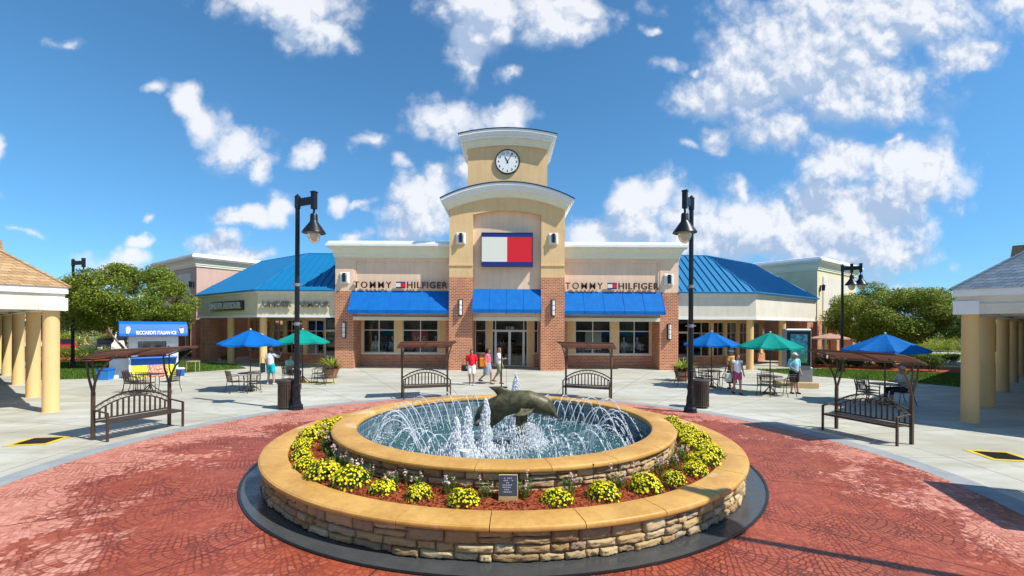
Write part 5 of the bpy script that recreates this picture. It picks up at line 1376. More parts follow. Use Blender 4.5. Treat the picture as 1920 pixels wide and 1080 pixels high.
def table_set(x, y, chairs, lab, canopy=None, rad=1.22, H=2.5, tw=.45):
    t = thing('patio_table', 'round brown metal patio table ' + lab, 'table', (x, y, 0), rnd.uniform(0, 1), 'round metal patio tables')
    mb = MB(); mb.lathe([(.03, .715), (tw, .715), (tw+.015, .725), (tw, .74), (.03, .74)], 32); mb.build('table_top', 'bench', t)
    mb = MB(); mb.cyl(0, 0, .12, .715, .03, n=10); mb.build('pedestal', 'bench', t)
    for k in range(4):
        a = math.pi/2*k; c, s_ = math.cos(a), math.sin(a); mb = MB(); mb.tube([(0, 0, .34), (.12*c, .12*s_, .22), (.26*c, .26*s_, .09), (.36*c, .36*s_, .012)], .018, 6); mb.build('leg', 'bench', t)
        mb = MB()
    for (ang, dist, tag_) in chairs:
        a = R(ang); cx, cy = x+dist*math.cos(a), y+dist*math.sin(a); lb = 'slatted brown metal patio chair ' + tag_
        if not CHU[0]: CHU[0] = True; c = CH; c['label'] = lb; c['group'] = 'slatted metal patio chairs'
        else: c = dup(CH, label=lb, group='slatted metal patio chairs')
        c.location = (cx, cy, 0); c.rotation_euler = (0, 0, a - math.pi/2 + rnd.uniform(-.2, .2))
    if canopy:
        m_, nm, rot = canopy; u = thing('patio_umbrella', nm, 'umbrella', (x, y, 0), rot, 'octagonal patio umbrellas')
        mb = MB(); mb.cyl(0, 0, .03, H-.02, .022, n=10); mb.build('pole', 'bench', u); mb = MB(); mb.lathe([(.19, .0), (.19, .05), (.05, .07), (.03, .10)], 20, caps=True); mb.build('base', 'bench', u)
        mb = MB(); ze = H-.55; rings = []
        def rg(r, z, sag):
            q = []
            for k in range(8):
                for j in range(4):
                    f = j/4; a0, a1 = 2*math.pi*k/8, 2*math.pi*(k+1)/8
                    p = np.array([math.cos(a0), math.sin(a0)])*(1-f)+np.array([math.cos(a1), math.sin(a1)])*f
                    q.append((p[0]*r*(1-sag*.10*4*f*(1-f)), p[1]*r*(1-sag*.10*4*f*(1-f)), z - sag*.05*4*f*(1-f)))
            return q
        rings = [rg(.28, H-.10, 0), rg(rad*.5, H-.27, .3), rg(rad*.8, H-.43, .7), rg(rad, ze, 1), rg(rad*1.005, ze-.07, 1)]
        mb.loft(rings); mb.build('canopy', m_, u)
        mb = MB(); mb.loft([rg(.03, H, 0), rg(.20, H-.06, .2), rg(.33, H-.115, .5)], True); mb.build('vent_cap', m_, u); MB().sphere((0, 0, H+.03), .035).build('finial', 'signwhite', u)
        for k in range(8):
            a = 2*math.pi*k/8; mb = MB(); c, s_ = math.cos(a), math.sin(a); mb.tube([(.03*c, .03*s_, H-.05), (rad*.5*c, rad*.5*s_, H-.29), (rad*.98*c, rad*.98*s_, ze-.01)], .010, 4); mb.tube([(.03*c, .03*s_, H-.62), (rad*.5*c, rad*.5*s_, H-.30)], .008, 4); mb.build('rib', 'bench', u)
table_set(-14.2, 18.3, [(185, .62, 'left of the table behind the left bench'), (255, .6, 'in front of the table behind the left bench, left one'), (295, .66, 'in front of the table behind the left bench, right one'), (5, .72, 'right of the table behind the left bench')], 'behind the left bench, without an umbrella')
table_set(-10.55, 18.9, [(240, .60, 'left of the pair under the left blue umbrella'), (305, .58, 'right of the pair under the left blue umbrella')], 'under the left blue umbrella', ('ublue', 'blue octagonal patio umbrella left of the teal one in front of the cream fascia shop', .35))
table_set(-9.6, 21.6, [(250, .65, 'nearest the viewer under the left teal umbrella'), (175, .62, 'with the seated person under the left teal umbrella'), (15, .7, 'on the right under the left teal umbrella'), (-25, 1.45, 'pulled away toward the left terracotta pot')], 'under the left teal umbrella', ('uteal', 'teal octagonal patio umbrella half behind the left street lamp', .1))
table_set(9.3, 20.8, [(190, .62, 'on the left under the right blue umbrella by the lamp'), (250, .66, 'nearest the viewer under the right blue umbrella by the lamp'), (350, .62, 'on the right under the right blue umbrella by the lamp'), (90, .6, 'behind the table under the right blue umbrella by the lamp'), (165, 1.25, 'pulled back toward the right terracotta pot')], 'under the blue umbrella next to the right street lamp', ('ublue', 'blue octagonal patio umbrella next to the right street lamp', .2))
table_set(10.75, 18.7, [(225, .58, 'left of the pair under the right teal umbrella'), (300, .6, 'right of the pair under the right teal umbrella'), (70, .6, 'behind the table under the right teal umbrella')], 'under the right teal umbrella', ('uteal', 'teal octagonal patio umbrella in front of the directory board', 0))
table_set(13.45, 16.3, [(185, .66, 'with blue cloth left of the shaded table'), (100, .62, 'behind the shaded table under the blue umbrella'), (5, .66, 'with the seated person at the shaded table')], 'in the shade behind the right bench', ('ublue', 'blue octagonal patio umbrella behind the right bench canopy', .3), 1.28)
t = thing('distant_umbrella', 'faded pink patio umbrella in front of the cream corner shop', 'umbrella', (22.2, 31.5, 0)); MB().cyl(0, 0, 0, 2.3, .03).build('pole', 'bench', t); mb = MB(); mb.lathe([(.01, 2.35), (1.25, 2.02), (1.25, 1.94)], 8); mb.build('canopy', 'upink', t)

# ---- directory board
g = G(1502, 728); t = thing('directory_board', 'tall grey directory board with a dark blue green screen on a low pedestal', 'directory board', (g.x, g.y+.35, 0), R(-6))
MB().bev(-.85, .75, -.45, .40, 0, .26, .02).build('base_slab', 'gold', t); MB().bev(-.15, .62, -.17, .17, .26, .92, .02).build('pedestal', 'grey', t)
MB().bev(-.56, .56, -.20, .20, .92, 2.66, .04).build('case', 'grey', t); MB().box(-.50, .50, -.215, -.20, 1.0, 2.56).build('black_surround', 'black', t); MB().box(-.36, .36, -.225, -.216, 1.12, 2.42).build('screen', 'board', t)

# ---- drinks stand
g = G(289, 708); t = thing('drinks_stand', 'white and blue italian ice stand with a bright blue curved awning', 'kiosk', (g.x, g.y, 0), R(42)); t.scale = (.8, .8, 1)
mb = MB(); mb.box(-1.25, -1.15, -.02, 1.4, 0, 2.1).box(1.15, 1.25, -.02, 1.4, 0, 2.1).box(-1.15, 1.15, 1.3, 1.4, 0, 2.1).box(-1.15, 1.15, 0, .06, 1.86, 2.1).box(-1.15, -.82, 0, .06, 1.0, 1.86).box(.62, 1.15, .0, .06, 1.0, 1.86); mb.box(-1.25, 1.25, 0, 1.4, 2.1, 2.14); mb.build('cabin', 'kwhite', t)
MB().box(-1.15, 1.15, 0, .07, 0, .66).build('printed_panel', 'splash', t); MB().box(-1.15, 1.15, -.012, .06, .66, .98).build('blue_panel', 'kblue', t); MB().bev(-1.2, 1.2, -.30, .1, 1.0, 1.06, .02).build('counter', 'kblue', t)
MB().box(.66, 1.02, -.03, -.005, 1.12, 1.78).build('menu_board', 'white', t); MB().box(.68, .78, -.04, -.031, 1.3, 1.6).build('menu_picture', 'black', t)
for i in range(3): MB().box(-.5+i*.35, -.3+i*.35, .8, .95, 1.1, 1.6+.1*(i % 2)).build('syrup_shelf', cloth([(.3, .2, .1), (.5, .45, .3), (.15, .1, .08)][i]), t)
mb = MB(); pr = [(.25, 2.86), (-.1, 2.84), (-.42, 2.72), (-.62, 2.52), (-.72, 2.26), (-.74, 2.14)]
mb.prismx(pr + [(y+.03, z-.03) for y, z in reversed(pr)], -1.72, 1.66); mb.prismx([(1.35, 2.14), (1.35, 2.84), (.25, 2.86), (.25, 2.14)], -1.72, 1.66); mb.prismx(pr+[(.25, 2.14)], -1.74, -1.71); mb.prismx(pr+[(.25, 2.14)], 1.65, 1.68); aw = mb.build('awning', 'kblue', t)
o = text('lettering', "RICCIARDI'S ITALIAN ICE", 2.0, .19, 'white', aw, (.06, -.735, 2.30), .02, .03); o.rotation_euler = (R(79), 0, 0)
for x, c_ in ((-1.36, (.75, .65, .15)), (1.36, (.7, .05, .06))):
    mb = MB(); mb.T = Matrix.Translation((x, -.74, 2.26)) @ Matrix.Rotation(R(-12), 4, 'X') @ Matrix.Rotation(R(10 if x < 0 else -8), 4, 'Y')
    mb.prismy([(-.07, 0), (.07, 0), (.12, .26), (-.12, .26)], -.03, -.01); cu = mb.build('cup_picture', 'white', aw)
    mb2 = MB(); mb2.T = mb.T; mb2.prismy([(-.11, .25), (.11, .25), (.07, .33), (0, .36), (-.07, .33)], -.031, -.011); mb2.build('ice_scoop', cloth(c_), cu)
g = G(226, 709); t = thing('side_cabinet', 'low white cabinet at the left end of the italian ice stand', 'cabinet', (g.x, g.y+.1, 0), R(40)); MB().bev(-.5, .42, 0, .7, 0, .95, .02).build('body', 'kwhite', t); MB().bev(-.53, .45, -.03, .73, .95, .99, .01).build('top', 'frame', t)
g = G(198, 712); t = thing('storage_bin', 'bright blue box bin left of the white cabinet', 'bin', (g.x, g.y, 0), R(8)); MB().loft([[(-.22, -.2, 0), (.22, -.2, 0), (.22, .2, 0), (-.22, .2, 0)], [(-.27, -.24, .48), (.27, -.24, .48), (.27, .24, .48), (-.27, .24, .48)]], True, True).build('body', 'plastic', t); MB().bev(-.29, .29, -.26, .26, .48, .54, .015).build('lid', 'kblue', t)
g = G(338, 707); t = thing('round_cooler', 'round blue cooler with white rims right of the italian ice stand', 'cooler', (g.x, g.y, 0)); mb = MB(); mb.lathe([(.17, .05), (.20, .42)], 20, caps=True); mb.build('body', 'kblue', t, smooth=35); mb = MB(); mb.lathe([(.205, .42), (.215, .46), (.15, .49), (.01, .49)], 20); mb.lathe([(.16, 0), (.18, .05)], 20, caps=True); mb.build('rim', 'white', t, smooth=35)
g = G(362, 697); t = thing('wooden_stool', 'small tan side table on the lawn edge right of the blue cooler', 'table', (g.x, g.y, 0)); MB().box(-.28, .28, -.2, .2, .58, .62).build('table_top', 'gold', t)
for a in (-1, 1):
    for b in (-1, 1): MB().box(a*.25-.015, a*.25+.015, b*.17-.015, b*.17+.015, 0, .58).build('leg', 'gold', t)
g = G(940, 727); t = thing('slim_post', 'thin dark post on a flat round foot behind the dolphin fin', 'post', (g.x, g.y, 0)); MB().cyl(0, 0, .02, 1.92, .028, n=8).build('post', 'black', t); MB().cyl(0, 0, 0, .03, .28, n=20).build('foot', 'black', t); MB().sphere((0, 0, 1.94), .04).build('cap', 'black', t)

# ================================================================== people
def person(loc, rz, label, P=None, top=(.8, .8, .8), bottom=(.1, .1, .1), hair=(.08, .04, .02), hairstyle='short', skin='skin', sleeve=.45, legs=.5, shoe=(.25, .15, .1), h=1.68, hat=None, wide=1.0, skirt=False, extra=None):
    """stands facing -y; P overrides joints (metres for a 1.7 m figure)"""
    J = dict(pel=(0, 0, .93), che=(0, .0, 1.26), nec=(0, .01, 1.45), hea=(0, -.02, 1.585), shL=(-.175, 0, 1.40), shR=(.175, 0, 1.40), elL=(-.235, .03, 1.12), elR=(.235, .03, 1.12),
             wrL=(-.25, -.06, .88), wrR=(.25, -.06, .88), hiL=(-.09, 0, .90), hiR=(.09, 0, .90), knL=(-.10, -.02, .50), knR=(.10, -.02, .50), anL=(-.105, .02, .085), anR=(.105, .02, .085))
    if P: J.update(P)
    J = {k: Vector(v) for k, v in J.items()}
    t = thing('person', label, 'person', loc, rz); t.scale = (h/1.7,)*3
    sk = M[skin]; w = wide
    mb = MB()
    caps(mb, J['pel'], J['che'], .115*w, .125*w); caps(mb, J['che'], (J['shL']+J['shR'])/2 - Vector((0, 0, .05)), .12*w, .10*w)
    caps(mb, J['shL'], J['shR'], .065, .065); caps(mb, J['nec']-Vector((0, 0, .05)), J['nec']+(J['hea']-J['nec'])*.45, .055, .05)
    hd = J['hea']; mb.sphere(hd, .098, 16, 12, .82, .98, 1.22); mb.sphere(hd+Vector((0, -.03, -.07)), .06, 12, 8, .9, 1, .9); mb.sphere(hd+Vector((0, -.105, -.02)), .018, 8, 6, .8, 1.2, 1.5)
    for s in (-1, 1): mb.sphere(hd+Vector((s*.083, .01, -.01)), .02, 8, 6, .5, .9, 1.5)
    feet = MB()
    for s, k in ((-1, 'L'), (1, 'R')):
        caps(mb, J['sh'+k], J['el'+k], .050*w, .040); caps(mb, J['el'+k], J['wr'+k], .040, .026)
        caps(mb, J['hi'+k], J['kn'+k], .088*w, .058*w); caps(mb, J['kn'+k], J['an'+k], .055*w, .036)
        a = J['an'+k]; fdir = Vector((0, -1, 0)); caps(mb, a+Vector((0, .03, -.035)), a+fdir*.13+Vector((0, 0, -.055)), .036, .028)
        caps(feet, a+Vector((0, .035, -.045)), a+fdir*.14+Vector((0, 0, -.058)), .044, .032)
        # hand: palm, four fingers of unequal length and a side thumb, slightly curled
        d = (J['wr'+k]-J['el'+k]).normalized(); q = d.cross(Vector((0, 1, .2))).normalized(); f2 = q.cross(d).normalized()
        wv = J['wr'+k]; caps(mb, wv, wv+d*.07, .026, .033)
        for i, L in enumerate((.062, .075, .070, .055)):
            b0_ = wv+d*.085+f2*(.028-.0185*i); m1 = b0_+d*L*.5; caps(mb, b0_, m1, .0115, .011, 8); caps(mb, m1, m1+(d*.9-q*s*.4)*L*.5, .011, .009, 8)
        th = wv+d*.035+f2*.03; caps(mb, th, th+(d*.6+f2*.7)*.045, .013, .010, 8)
    remesh(mb, 'body', sk, t, .0155, 2)
    # shirt
    mb = MB(); g_ = .018
    caps(mb, J['pel']+Vector((0, 0, .03)), J['che'], .125*w+g_, .13*w+g_); caps(mb, J['che'], (J['shL']+J['shR'])/2-Vector((0, 0, .05)), .125*w+g_, .10*w+g_); caps(mb, J['shL']-Vector((0, 0, .01)), J['shR']-Vector((0, 0, .01)), .068+g_*.5, .068+g_*.5)
    if sleeve > 0:
        for k in 'LR':
            e = J['sh'+k].lerp(J['el'+k], min(sleeve*1.4, 1)); caps(mb, J['sh'+k], e, .056*w+g_, .052*w+g_)
            if sleeve > .75: caps(mb, J['el'+k], J['el'+k].lerp(J['wr'+k], (sleeve-.7)*3), .05+g_, .036+g_)
    remesh(mb, 'shirt', cloth(top), t, .02, 2)
    mb = MB(); caps(mb, J['hiL'].lerp(J['pel'], .6), J['hiR'].lerp(J['pel'], .6), .13*w, .13*w)
    if skirt:
        mid = (J['knL']+J['knR'])/2; mb.lathe([(.15*w, .10), (.17*w, 0), (.20*w, -.2), (.22*w, -.2-.5*legs)], 16, (0, J['pel'].y, .93), caps=True)
    else:
        for k in 'LR':
            if legs <= 1: caps(mb, J['hi'+k], J['hi'+k].lerp(J['kn'+k], legs), .108*w, .088*w)
            else: caps(mb, J['hi'+k], J['kn'+k], .105*w, .075*w); caps(mb, J['kn'+k], J['kn'+k].lerp(J['an'+k], legs-1), .075, .06)
    remesh(mb, 'skirt' if skirt else ('shorts' if legs <= 1.1 else 'trousers'), cloth(bottom), t, .02, 2)
    feet.build('shoes', cloth(shoe), t, smooth=True)
    mb = MB()
    if hat is None or hairstyle == 'long':
        mb.sphere(hd+Vector((0, .018, .018)), .108, 16, 12, .88, .98, 1.14)
        if hairstyle == 'long': caps(mb, hd+Vector((0, .06, 0)), hd+Vector((0, .09, -.20)), .085, .06); [caps(mb, hd+Vector((s*.07, .03, 0)), hd+Vector((s*.085, .03, -.16)), .04, .03) for s in (-1, 1)]
        elif hairstyle == 'bob': caps(mb, hd+Vector((0, .05, -.02)), hd+Vector((0, .06, -.10)), .085, .07)
        # keep the face clear
        mb.v = [(x, max(y, hd.y-.055) if z < hd.z+.055 else y, z) for x, y, z in mb.v]
        remesh(mb, 'hair', cloth(hair), t, .014, 1)
    if hat: 
        mb = MB(); mb.sphere(hd+Vector((0, .01, .055)), .112, 16, 10, .9, 1, .85); mb.v = [(x, y, max(z, hd.z+.045)) for x, y, z in mb.v]
        mb.prism([(hd.x+.08*math.cos(q), hd.y-.09+.095*math.sin(q)) for q in [math.pi+math.pi*i/8 for i in range(9)]], hd.z+.045, hd.z+.056); mb.build('cap', cloth(hat), t, smooth=True)
    mb = MB()
    for s in (-1, 1): mb.sphere(hd+Vector((s*.032, -.090, .008)), .011, 8, 6, 1.2, .6, .8)
    mb.build('eyes', 'black', t); mb = MB(); mb.sphere(hd+Vector((0, -.098, -.062)), .02, 8, 6, 1.2, .35, .3); mb.build('mouth', cloth((.45, .12, .1)), t)
    if extra: extra(t, J)
    return t
def bag(t_, loc, col, label, sz=(.30, .12, .28), strap=.3):
    o = thing('shoulder_bag', label, 'bag', loc)
    a, b, c = sz; MB().bev(-a/2, a/2, -b/2, b/2, -c, 0, .03).build('pouch', cloth(col), o)
    mb = MB(); mb.tube([(-a*.35, 0, -.02), (-a*.25, 0, strap*.7), (0, 0, strap), (a*.25, 0, strap*.7), (a*.35, 0, -.02)], .009, 5); mb.build('strap', cloth(col), o)
def gp(px, py): g = G(px, py); return (g.x, g.y, 0)
walkR = dict(knL=(-.09, -.20, .53), anL=(-.10, -.20, .10), knR=(.09, .10, .50), anR=(.10, .42, .20), elL=(-.23, .12, 1.14), wrL=(-.24, .02, .90), elR=(.23, -.06, 1.13), wrR=(.23, -.22, .95))
p = gp(884, 722); person(p, R(8), 'woman in red shirt and white shorts, leftmost of the three by the entrance', dict(anL=(-.06, .10, .085), anR=(.09, -.08, .085), knR=(.09, -.10, .50), elL=(-.24, .05, 1.13), wrL=(-.25, 0, .90)), (.72, .02, .04), (.85, .83, .80), (.06, .03, .02), 'bob', 'skin2', .5, .75, (.7, .6, .5), 1.63, wide=1.08)
bag(None, (p[0]-.32, p[1]+.02, .92), (.03, .03, .035), 'black shoulder bag hanging at the side of the woman in red')
p = gp(914, 720); person(p, R(78), 'walking woman in pink top and denim skirt, middle of the three by the entrance', walkR, (.70, .16, .26), (.30, .36, .48), (.05, .03, .02), 'bob', 'skin2', .5, .55, (.25, .12, .06), 1.65, skirt=True)
bag(None, (p[0]-.20, p[1]-.12, 1.24), (.85, .25, .02), 'bright orange shoulder bag on the walking woman of the three', (.34, .2, .40), .2)
p = gp(936, 719); person(p, R(70), 'woman in white tee shirt and khaki trousers, rightmost of the three by the entrance', dict(knL=(-.09, -.12, .52), anL=(-.10, -.12, .085), knR=(.09, .10, .50), anR=(.10, .34, .16), elL=(-.24, -.10, 1.15), wrL=(-.23, -.32, 1.20)), (.80, .80, .78), (.30, .30, .17), (.30, .15, .06), 'long', 'skin', .45, 1.35, (.3, .15, .08), 1.68)
p = gp(1382, 739); person(p, R(4), 'woman in white tank top and purple pink shorts walking toward the fountain', dict(anL=(-.09, .16, .11), knL=(-.09, .02, .50), anR=(.09, -.10, .085), knR=(.09, -.09, .50)), (.82, .82, .86), (.42, .07, .20), (.12, .04, .02), 'long', 'skin2', 0, .62, (.1, .05, .04), 1.62)
bag(None, (p[0]-.36, p[1]+.02, .85), (.45, .5, .42), 'pale shopping bag carried by the woman in purple pink shorts', (.26, .14, .34), .12)
p = gp(1372, 729); person(p, R(185), 'woman in orange and brown patterned dress and white sun hat, seen from behind', dict(), (.62, .33, .08), (.22, .10, .04), (.3, .2, .1), 'short', 'skin2', .4, .95, (.1, .06, .04), 1.70, hat=(.85, .84, .8), skirt=True)
p = gp(1489, 738); person(p, R(6), 'man in pale blue shirt, dark shorts and beige cap beside the directory board', dict(elL=(-.23, .02, 1.15), wrL=(-.12, -.20, 1.02), anR=(.13, -.05, .085)), (.30, .62, .78), (.03, .025, .035), (.2, .15, .1), 'short', 'skin', .6, .85, (.03, .03, .03), 1.66, hat=(.72, .68, .55), wide=1.15)
p = gp(507, 721); person(p, R(170), 'person in white tee shirt and turquoise shorts seen from behind, raising one arm', dict(elL=(-.38, -.10, 1.28), wrL=(-.32, -.30, 1.42), anL=(-.22, .05, .085), knL=(-.16, 0, .5), anR=(.16, -.05, .085)), (.76, .74, .80), (.01, .45, .50), (.10, .06, .04), 'short', 'skin', .5, .8, (.6, .55, .5), 1.66, wide=1.12)
bag(None, (p[0]-.34, p[1]-.02, .98), (.02, .05, .05), 'dark tote bag hanging from the person in turquoise shorts', (.2, .14, .42), .3)
p = gp(243, 702); person((p[0], p[1], 0), R(200), 'person in pale grey shirt and black trousers with brown hair at the italian ice stand', dict(elR=(.34, -.12, 1.30), wrR=(.18, -.16, 1.55), anR=(.14, .05, .085)), (.62, .64, .70), (.03, .025, .03), (.35, .13, .05), 'bob', 'skin', .5, 1.5, (.05, .05, .05), 1.68)
sit = dict(pel=(0, .02, .52), che=(0, .06, .86), nec=(0, .03, 1.05), hea=(0, 0, 1.19), shL=(-.175, .05, 1.0), shR=(.175, .05, 1.0), elL=(-.25, -.04, .76), elR=(.25, -.04, .76), wrL=(-.16, -.26, .78), wrR=(.16, -.26, .78),
           hiL=(-.09, 0, .52), hiR=(.09, 0, .52), knL=(-.12, -.44, .52), knR=(.12, -.44, .52), anL=(-.12, -.44, .085), anR=(.12, -.44, .085))
person((-10.22, 21.65, 0), R(80), 'person in pale green top seated at the left teal umbrella table', sit, (.45, .60, .50), (.05, .08, .16), (.1, .06, .03), 'short', 'skin', .5, 1.3, (.1, .1, .1), 1.7)
person((14.10, 16.35, 0), R(-90), 'person in pale grey green shirt seated in the shade behind the right bench', sit, (.50, .54, .46), (.04, .04, .05), (.08, .05, .03), 'short', 'skin2', .5, 1.3, (.05, .05, .05), 1.75, hat=(.5, .5, .45))

# ================================================================== trees and planting
def leaves(centers, radii, n, size, seed, flat_=.8):
    rng = np.random.default_rng(seed); C = np.asarray(centers); Rr = np.asarray(radii); w = Rr**2; w = w/w.sum()
    i = rng.choice(len(C), n, p=w); d = rng.normal(0, 1, (n, 3)); d /= np.linalg.norm(d, axis=1)[:, None]
    r = Rr[i]*rng.uniform(.45, 1.12, n)**.7; c = C[i] + d*r[:, None]*[1, 1, flat_]
    nrm = d*.6 + rng.normal(0, .6, (n, 3)) + [0, 0, .35]; nrm /= np.linalg.norm(nrm, axis=1)[:, None]
    u = np.cross(nrm, rng.normal(0, 1, (n, 3))); u /= np.linalg.norm(u, axis=1)[:, None]; v = np.cross(nrm, u)
    L = size*rng.uniform(.6, 1.4, n)[:, None]; W = L*.42
    V = np.stack([c-u*L/2, c+v*W/2+nrm*L*.08, c+u*L/2, c-v*W/2+nrm*L*.08], 1).reshape(-1, 3)
    return V, np.arange(4*n).reshape(-1, 4)
def tree(loc, H, Wd, label, seed, n=26000, m='leaf', lsz=.13, zb=1.5, stems=5, group=None):
    rng = np.random.default_rng(seed); t = thing('tree', label, 'tree', loc, 0, group)
    zc = (H+zb)/2; hz = (H-zb)/2; cs, rs = [], []
    while len(cs) < 64:
        d = rng.normal(0, 1, 3); d /= np.linalg.norm(d); k = rng.uniform(.55, 1)**.5; p = d*k
        if p[2] < -.75: continue
        wmul = 1 - .25*max(0, p[2])**2
        cs.append((p[0]*Wd/2*wmul*.86, p[1]*Wd/2*wmul*.86, zc+p[2]*hz*.86)); rs.append(rng.uniform(.45, .95)*Wd/7.5)
    mb = MB()
    for s in range(stems):
        a = 2*math.pi*s/stems+rng.uniform(-.4, .4); r = .15; e = (math.cos(a)*Wd*.2, math.sin(a)*Wd*.2, zb+(H-zb)*.45)
        mb.tube([(r*math.cos(a), r*math.sin(a), 0), (r*2*math.cos(a), r*2*math.sin(a), zb*.6), (e[0]*.6, e[1]*.6, zb*1.1), e], [.10, .08, .06, .03], 7)
        for q in rng.choice(len(cs), 7, replace=False):
            c = cs[q]
            if c[0]*e[0]+c[1]*e[1] > -1: mb.tube([(e[0]*.6, e[1]*.6, zb*1.1), ((e[0]+c[0])/2, (e[1]+c[1])/2, (e[2]+c[2])/2-.2), c], [.045, .03, .012], 5)
    mb.build('trunk', 'bark', t)
    V, Fc = leaves(cs, rs, n, lsz, seed+1); raw('crown', V, Fc, m, t); return t
tree((-24.3, 29.6, 0), 6.7, 8.0, 'broad green tree behind the italian ice stand at the left', 21, 60000, lsz=.15, zb=1.9)
tree((26.9, 32.3, 0), 6.1, 8.2, 'broad green tree right of the cream corner shop', 22, 60000, lsz=.15, zb=1.4)
for i, (x, y, H, w_, m_, lab) in enumerate(((-33, 42, 5.2, 6, 'leaf', 'distant tree left of the teal roofed building'), (-45, 48, 6, 8, 'leafdark', 'dark distant tree in the car park at the far left'), (-29, 52, 6.5, 7, 'leafdark', 'dark distant tree between the left tree and the rose pink shop'),
        (40, 50, 5.0, 6, 'leaf', 'distant tree behind the broad right tree'), (54, 54, 4.6, 6, 'leafdark', 'dark distant tree left of the right columns'), (49, 40, 4.4, 5, 'leafyel', 'yellow green small tree beyond the garden path'), (36, 54, 4.6, 6, 'leafdark', 'dark distant tree in front of the orange roof'))):
    tree((x, y, 0), H, w_, lab, 30+i, 7000, m_, .26, 1.2, 3)
def shrub(px, py, w_, h_, m_, lab, seed, dx=0, n=2600, sz=.10, group='garden shrubs'):
    g = G(px, py); t = thing('shrub', lab, 'shrub', (g.x, g.y, 0), 0, group); rng = np.random.default_rng(seed); cs = [(rng.uniform(-w_/2, w_/2)*.75, rng.uniform(-.4, .4), h_*rng.uniform(.35, .7)) for _ in range(10)]
    V, Fc = leaves(cs, [h_*.36]*10, n, sz, seed); V[:, 2] = np.maximum(V[:, 2], .01); raw('foliage', V, Fc, m_, t); mb = MB(); [mb.tube([(c[0]*.3, c[1]*.3, 0), c], .02, 4) for c in cs[:5]]; mb.build('stems', 'bark', t)
k = 0
for row in ((('leaf', 120, 677, 2.6, 1.2), ('leafmum', 165, 675, 2.4, 1.0), ('leaf', 212, 674, 2.6, 1.1), ('leafmum', 258, 672, 2.4, 1.0), ('leaf', 305, 671, 2.6, 1.0), ('leafmum', 350, 671, 2.2, .9)),):
    for (m_, px, py, w_, h_) in row: k += 1; shrub(px, py, w_, h_, m_, 'low hedge shrub beyond the left lawn, %s from the left columns' % ORD[k-1], 60+k)
k = 0
for (m_, px, py, w_, h_) in (('leafyel', 128, 664, 3.2, 2.2), ('leafyel', 196, 663, 3.4, 2.1), ('leafyel', 262, 662, 3.0, 1.9)):
    k += 1; shrub(px, py, w_, h_, m_, 'tall yellow green bush behind the left hedge, %s from the left columns' % ORD[k-1], 80+k, n=3200, sz=.14)
for (m_, px, py, w_, h_, lab) in (('leafdark', 1610, 690, 1.3, .9, 'small dark shrub behind the right blue umbrella'), ('leaf', 1660, 690, 1.2, .8, 'small green shrub right behind the shaded table'), ('leafdark', 1752, 698, 1.8, 1.2, 'dark green shrub at the right end of the mulch bed'), ('leaf', 1722, 692, 1.6, 1.5, 'leafy shrub left of the darkest shrub at the right bed end'), ('leafyel', 1735, 662, 3.6, 2.4, 'tall yellow green bush seen left of the right columns'), ('leafyel', 1700, 668, 2.6, 1.9, 'yellow green bush under the right tree'), ('leafyel', 1775, 668, 3.0, 2.0, 'yellow green bush touching the first right column'),
        ('leafmum', 1690, 680, 2.2, .9, 'round clipped green shrub beyond the right lawn'), ('leafmum', 1775, 682, 2.6, .8, 'low clipped hedge shrub beside the garden path'), ('leafdark', 1580, 690, 1.2, .8, 'dark shrub at the left end of the right mulch bed'), ('leafdark', 1540, 686, 1.0, .7, 'small shrub between the directory board and the right bench canopy'), ('leaf', 428, 676, 1.2, .5, 'low plant at the brick pier of the cream fascia shop')):
    k += 1; shrub(px, py, w_, h_, m_, lab, 90+k)
for (px, py, n_) in ((1545, 688, 60), (1640, 687, 60)):
    pass

# distant buildings
def simple_building(name_, loc, rz, w_, d_, h_, wm, rm, label, rh=2.6, win=5):
    t = thing(name_, label, 'building', loc, rz); MB().box(-w_/2, w_/2, 0, d_, 0, h_).build('wall', wm, t)
    mb = MB(); o = .6; a = [(-w_/2-o, -o, h_), (w_/2+o, -o, h_), (w_/2+o, d_+o, h_), (-w_/2-o, d_+o, h_)]; r = [(-w_/2+d_/2, d_/2, h_+rh), (w_/2-d_/2, d_/2, h_+rh)]
    mb.add(a+r, [(0, 1, 5, 4), (2, 3, 4, 5), (1, 2, 5), (3, 0, 4), (3, 2, 1, 0)]); mb.build('roof', rm, t)
    MB().box(-w_/2-o, w_/2+o, -o-.02, -o+.1, h_-.35, h_).build('fascia', 'pale', t)
    for i in range(win):
        x = -w_/2 + w_*(i+.5)/win; window(t, x-.9, x+.9, .6, 2.6, -.08, mx=(x,), fw=.08)
        MB().box(x+w_/win/2-.25, x+w_/win/2+.25, -.55, -.15, 0, h_-.3).build('column', 'column', t)
simple_building('teal_roof_building', (-41, 60, 0), .1, 22, 9, 3.4, 'brick', 'teal', 'low brick building with teal metal roof beyond the left hedge', 4.2, 6)
simple_building('orange_roof_building', (40, 56, 0), -.1, 12, 10, 5.2, 'rose', 'orangeroof', 'distant building with orange brown roof behind the right tree', 3.4, 4)
simple_building('brick_shop', (58, 56, 0), -.5, 16, 8, 3.6, 'dbrick', 'shblue', 'distant brick shop with pale trim left of the right columns', 2.2, 6)
simple_building('tan_shop_row', (64, 44, 0), -1.1, 24, 8, 3.6, 'dbrick', 'shbrown', 'distant brick shop row seen between the right columns', 2.2, 8)
simple_building('white_shop', (-62, 50, 0), .9, 24, 8, 3.4, 'pale', 'shbrown', 'distant pale shop row seen between the left columns', 2.2, 8)
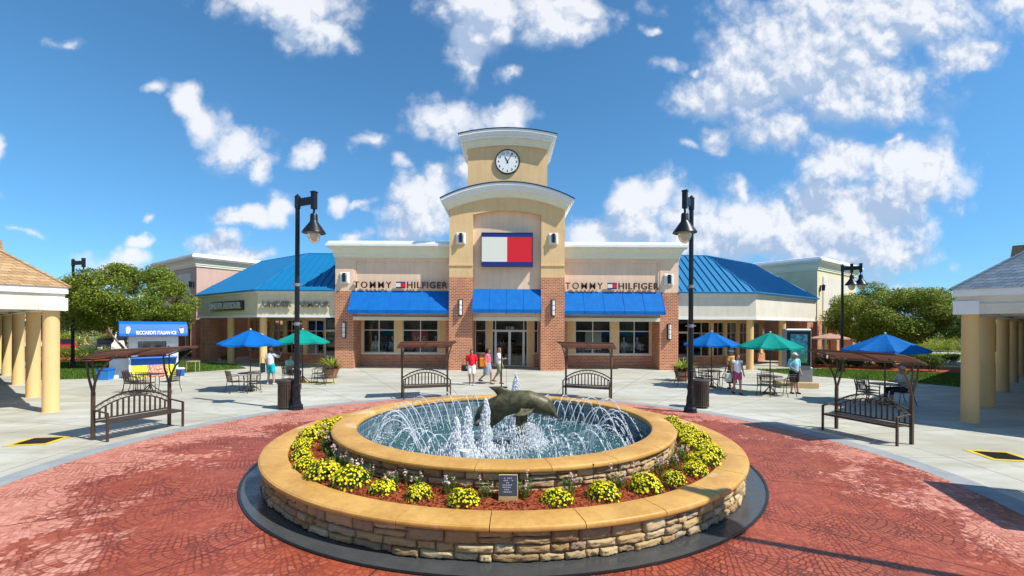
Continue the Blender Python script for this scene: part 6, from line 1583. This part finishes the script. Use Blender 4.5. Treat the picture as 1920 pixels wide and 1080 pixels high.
for s in (-1, 1):
    t = thing('brown_roof_shop', 'distant brick shop with brown shingle mansard roof behind the %s colonnade' % ('left' if s < 0 else 'right'), 'building', (s*31.9, 29.5, 0), -s*R(47))
    cx = s*6.5; MB().box(cx-6, cx+6, 0, 10, 0, 5.4).build('wall', 'dbrick', t); mb = MB(); mb.loft([[(cx-6.4, -.4, 5.4), (cx+6.4, -.4, 5.4), (cx+6.4, 10.4, 5.4), (cx-6.4, 10.4, 5.4)], [(cx-6.1, -.1, 8.0), (cx+6.1, -.1, 8.0), (cx+6.1, 10.1, 8.0), (cx-6.1, 10.1, 8.0)]], True, True); mb.build('roof', 'shbrown', t)
    for i in range(4): window(t, cx-5.4+i*2.9, cx-3.4+i*2.9, .5, 3.0, -.06, mx=(cx-4.4+i*2.9,), mz=(2.2,))
def vehicle(loc, rz, label, body, van=False):
    t = thing('parked_van' if van else 'parked_car', label, 'van' if van else 'car', loc, rz)
    if van: pr = [(-2.4, .35), (-2.4, 2.0), (-2.2, 2.15), (.9, 2.15), (1.5, 1.35), (2.3, 1.15), (2.4, .8), (2.4, .35)]; gl = [(.2, 1.3), (.25, 1.95), (.85, 1.95), (1.35, 1.32)]
    else: pr = [(-2.2, .35), (-2.25, .85), (-1.9, 1.0), (-1.35, 1.05), (-.8, 1.45), (.5, 1.48), (1.2, 1.05), (2.0, .92), (2.2, .7), (2.2, .35)]; gl = [(-1.15, 1.04), (-.72, 1.38), (.45, 1.40), (1.02, 1.05)]
    MB().prismy(pr, -.85, .85).build('body', body, t)
    for s in (-1, 1): MB().prismy(gl, s*.855-.005, s*.855+.005).build('side_window', 'black', t)
    mb = MB(); a, b = ((.92, 2.10), (1.46, 1.40)) if van else ((.54, 1.46), (1.17, 1.08)); mb.add([(a[0]+.02, -.75, a[1]+.01), (a[0]+.02, .75, a[1]+.01), (b[0]+.02, .75, b[1]+.01), (b[0]+.02, -.75, b[1]+.01)], [(0, 3, 2, 1)]); mb.build('windscreen', 'black', t)
    for x in (-1.45, 1.45):
        for s in (-1, 1):
            mb = MB(); mb.T = Matrix.Translation((x, s*.78, .33)) @ Matrix.Rotation(R(90), 4, 'X'); mb.cyl(0, 0, -.1, .1, .33, n=20); wl = mb.build('wheel', 'rubber', t); mb2 = MB(); mb2.T = mb.T; mb2.cyl(0, 0, -.11, .11, .19, n=14); mb2.build('rim', 'frame', wl)
        
    for s in (-1, 1): MB().box(2.2 if not van else 2.4, 2.25 if not van else 2.44, s*.6-.16, s*.6+.16, .62, .78).build('headlight', 'white', t)
vehicle((-31.5, 38.5, 0), R(-60), 'white van parked beyond the left hedge near the tree', 'carwhite', True)
vehicle((-37.5, 38.5, 0), R(-40), 'red car parked beyond the left hedge', 'carred'); vehicle((-35, 40.5, 0), R(-50), 'black car parked between the red car and the white van', 'carblack')
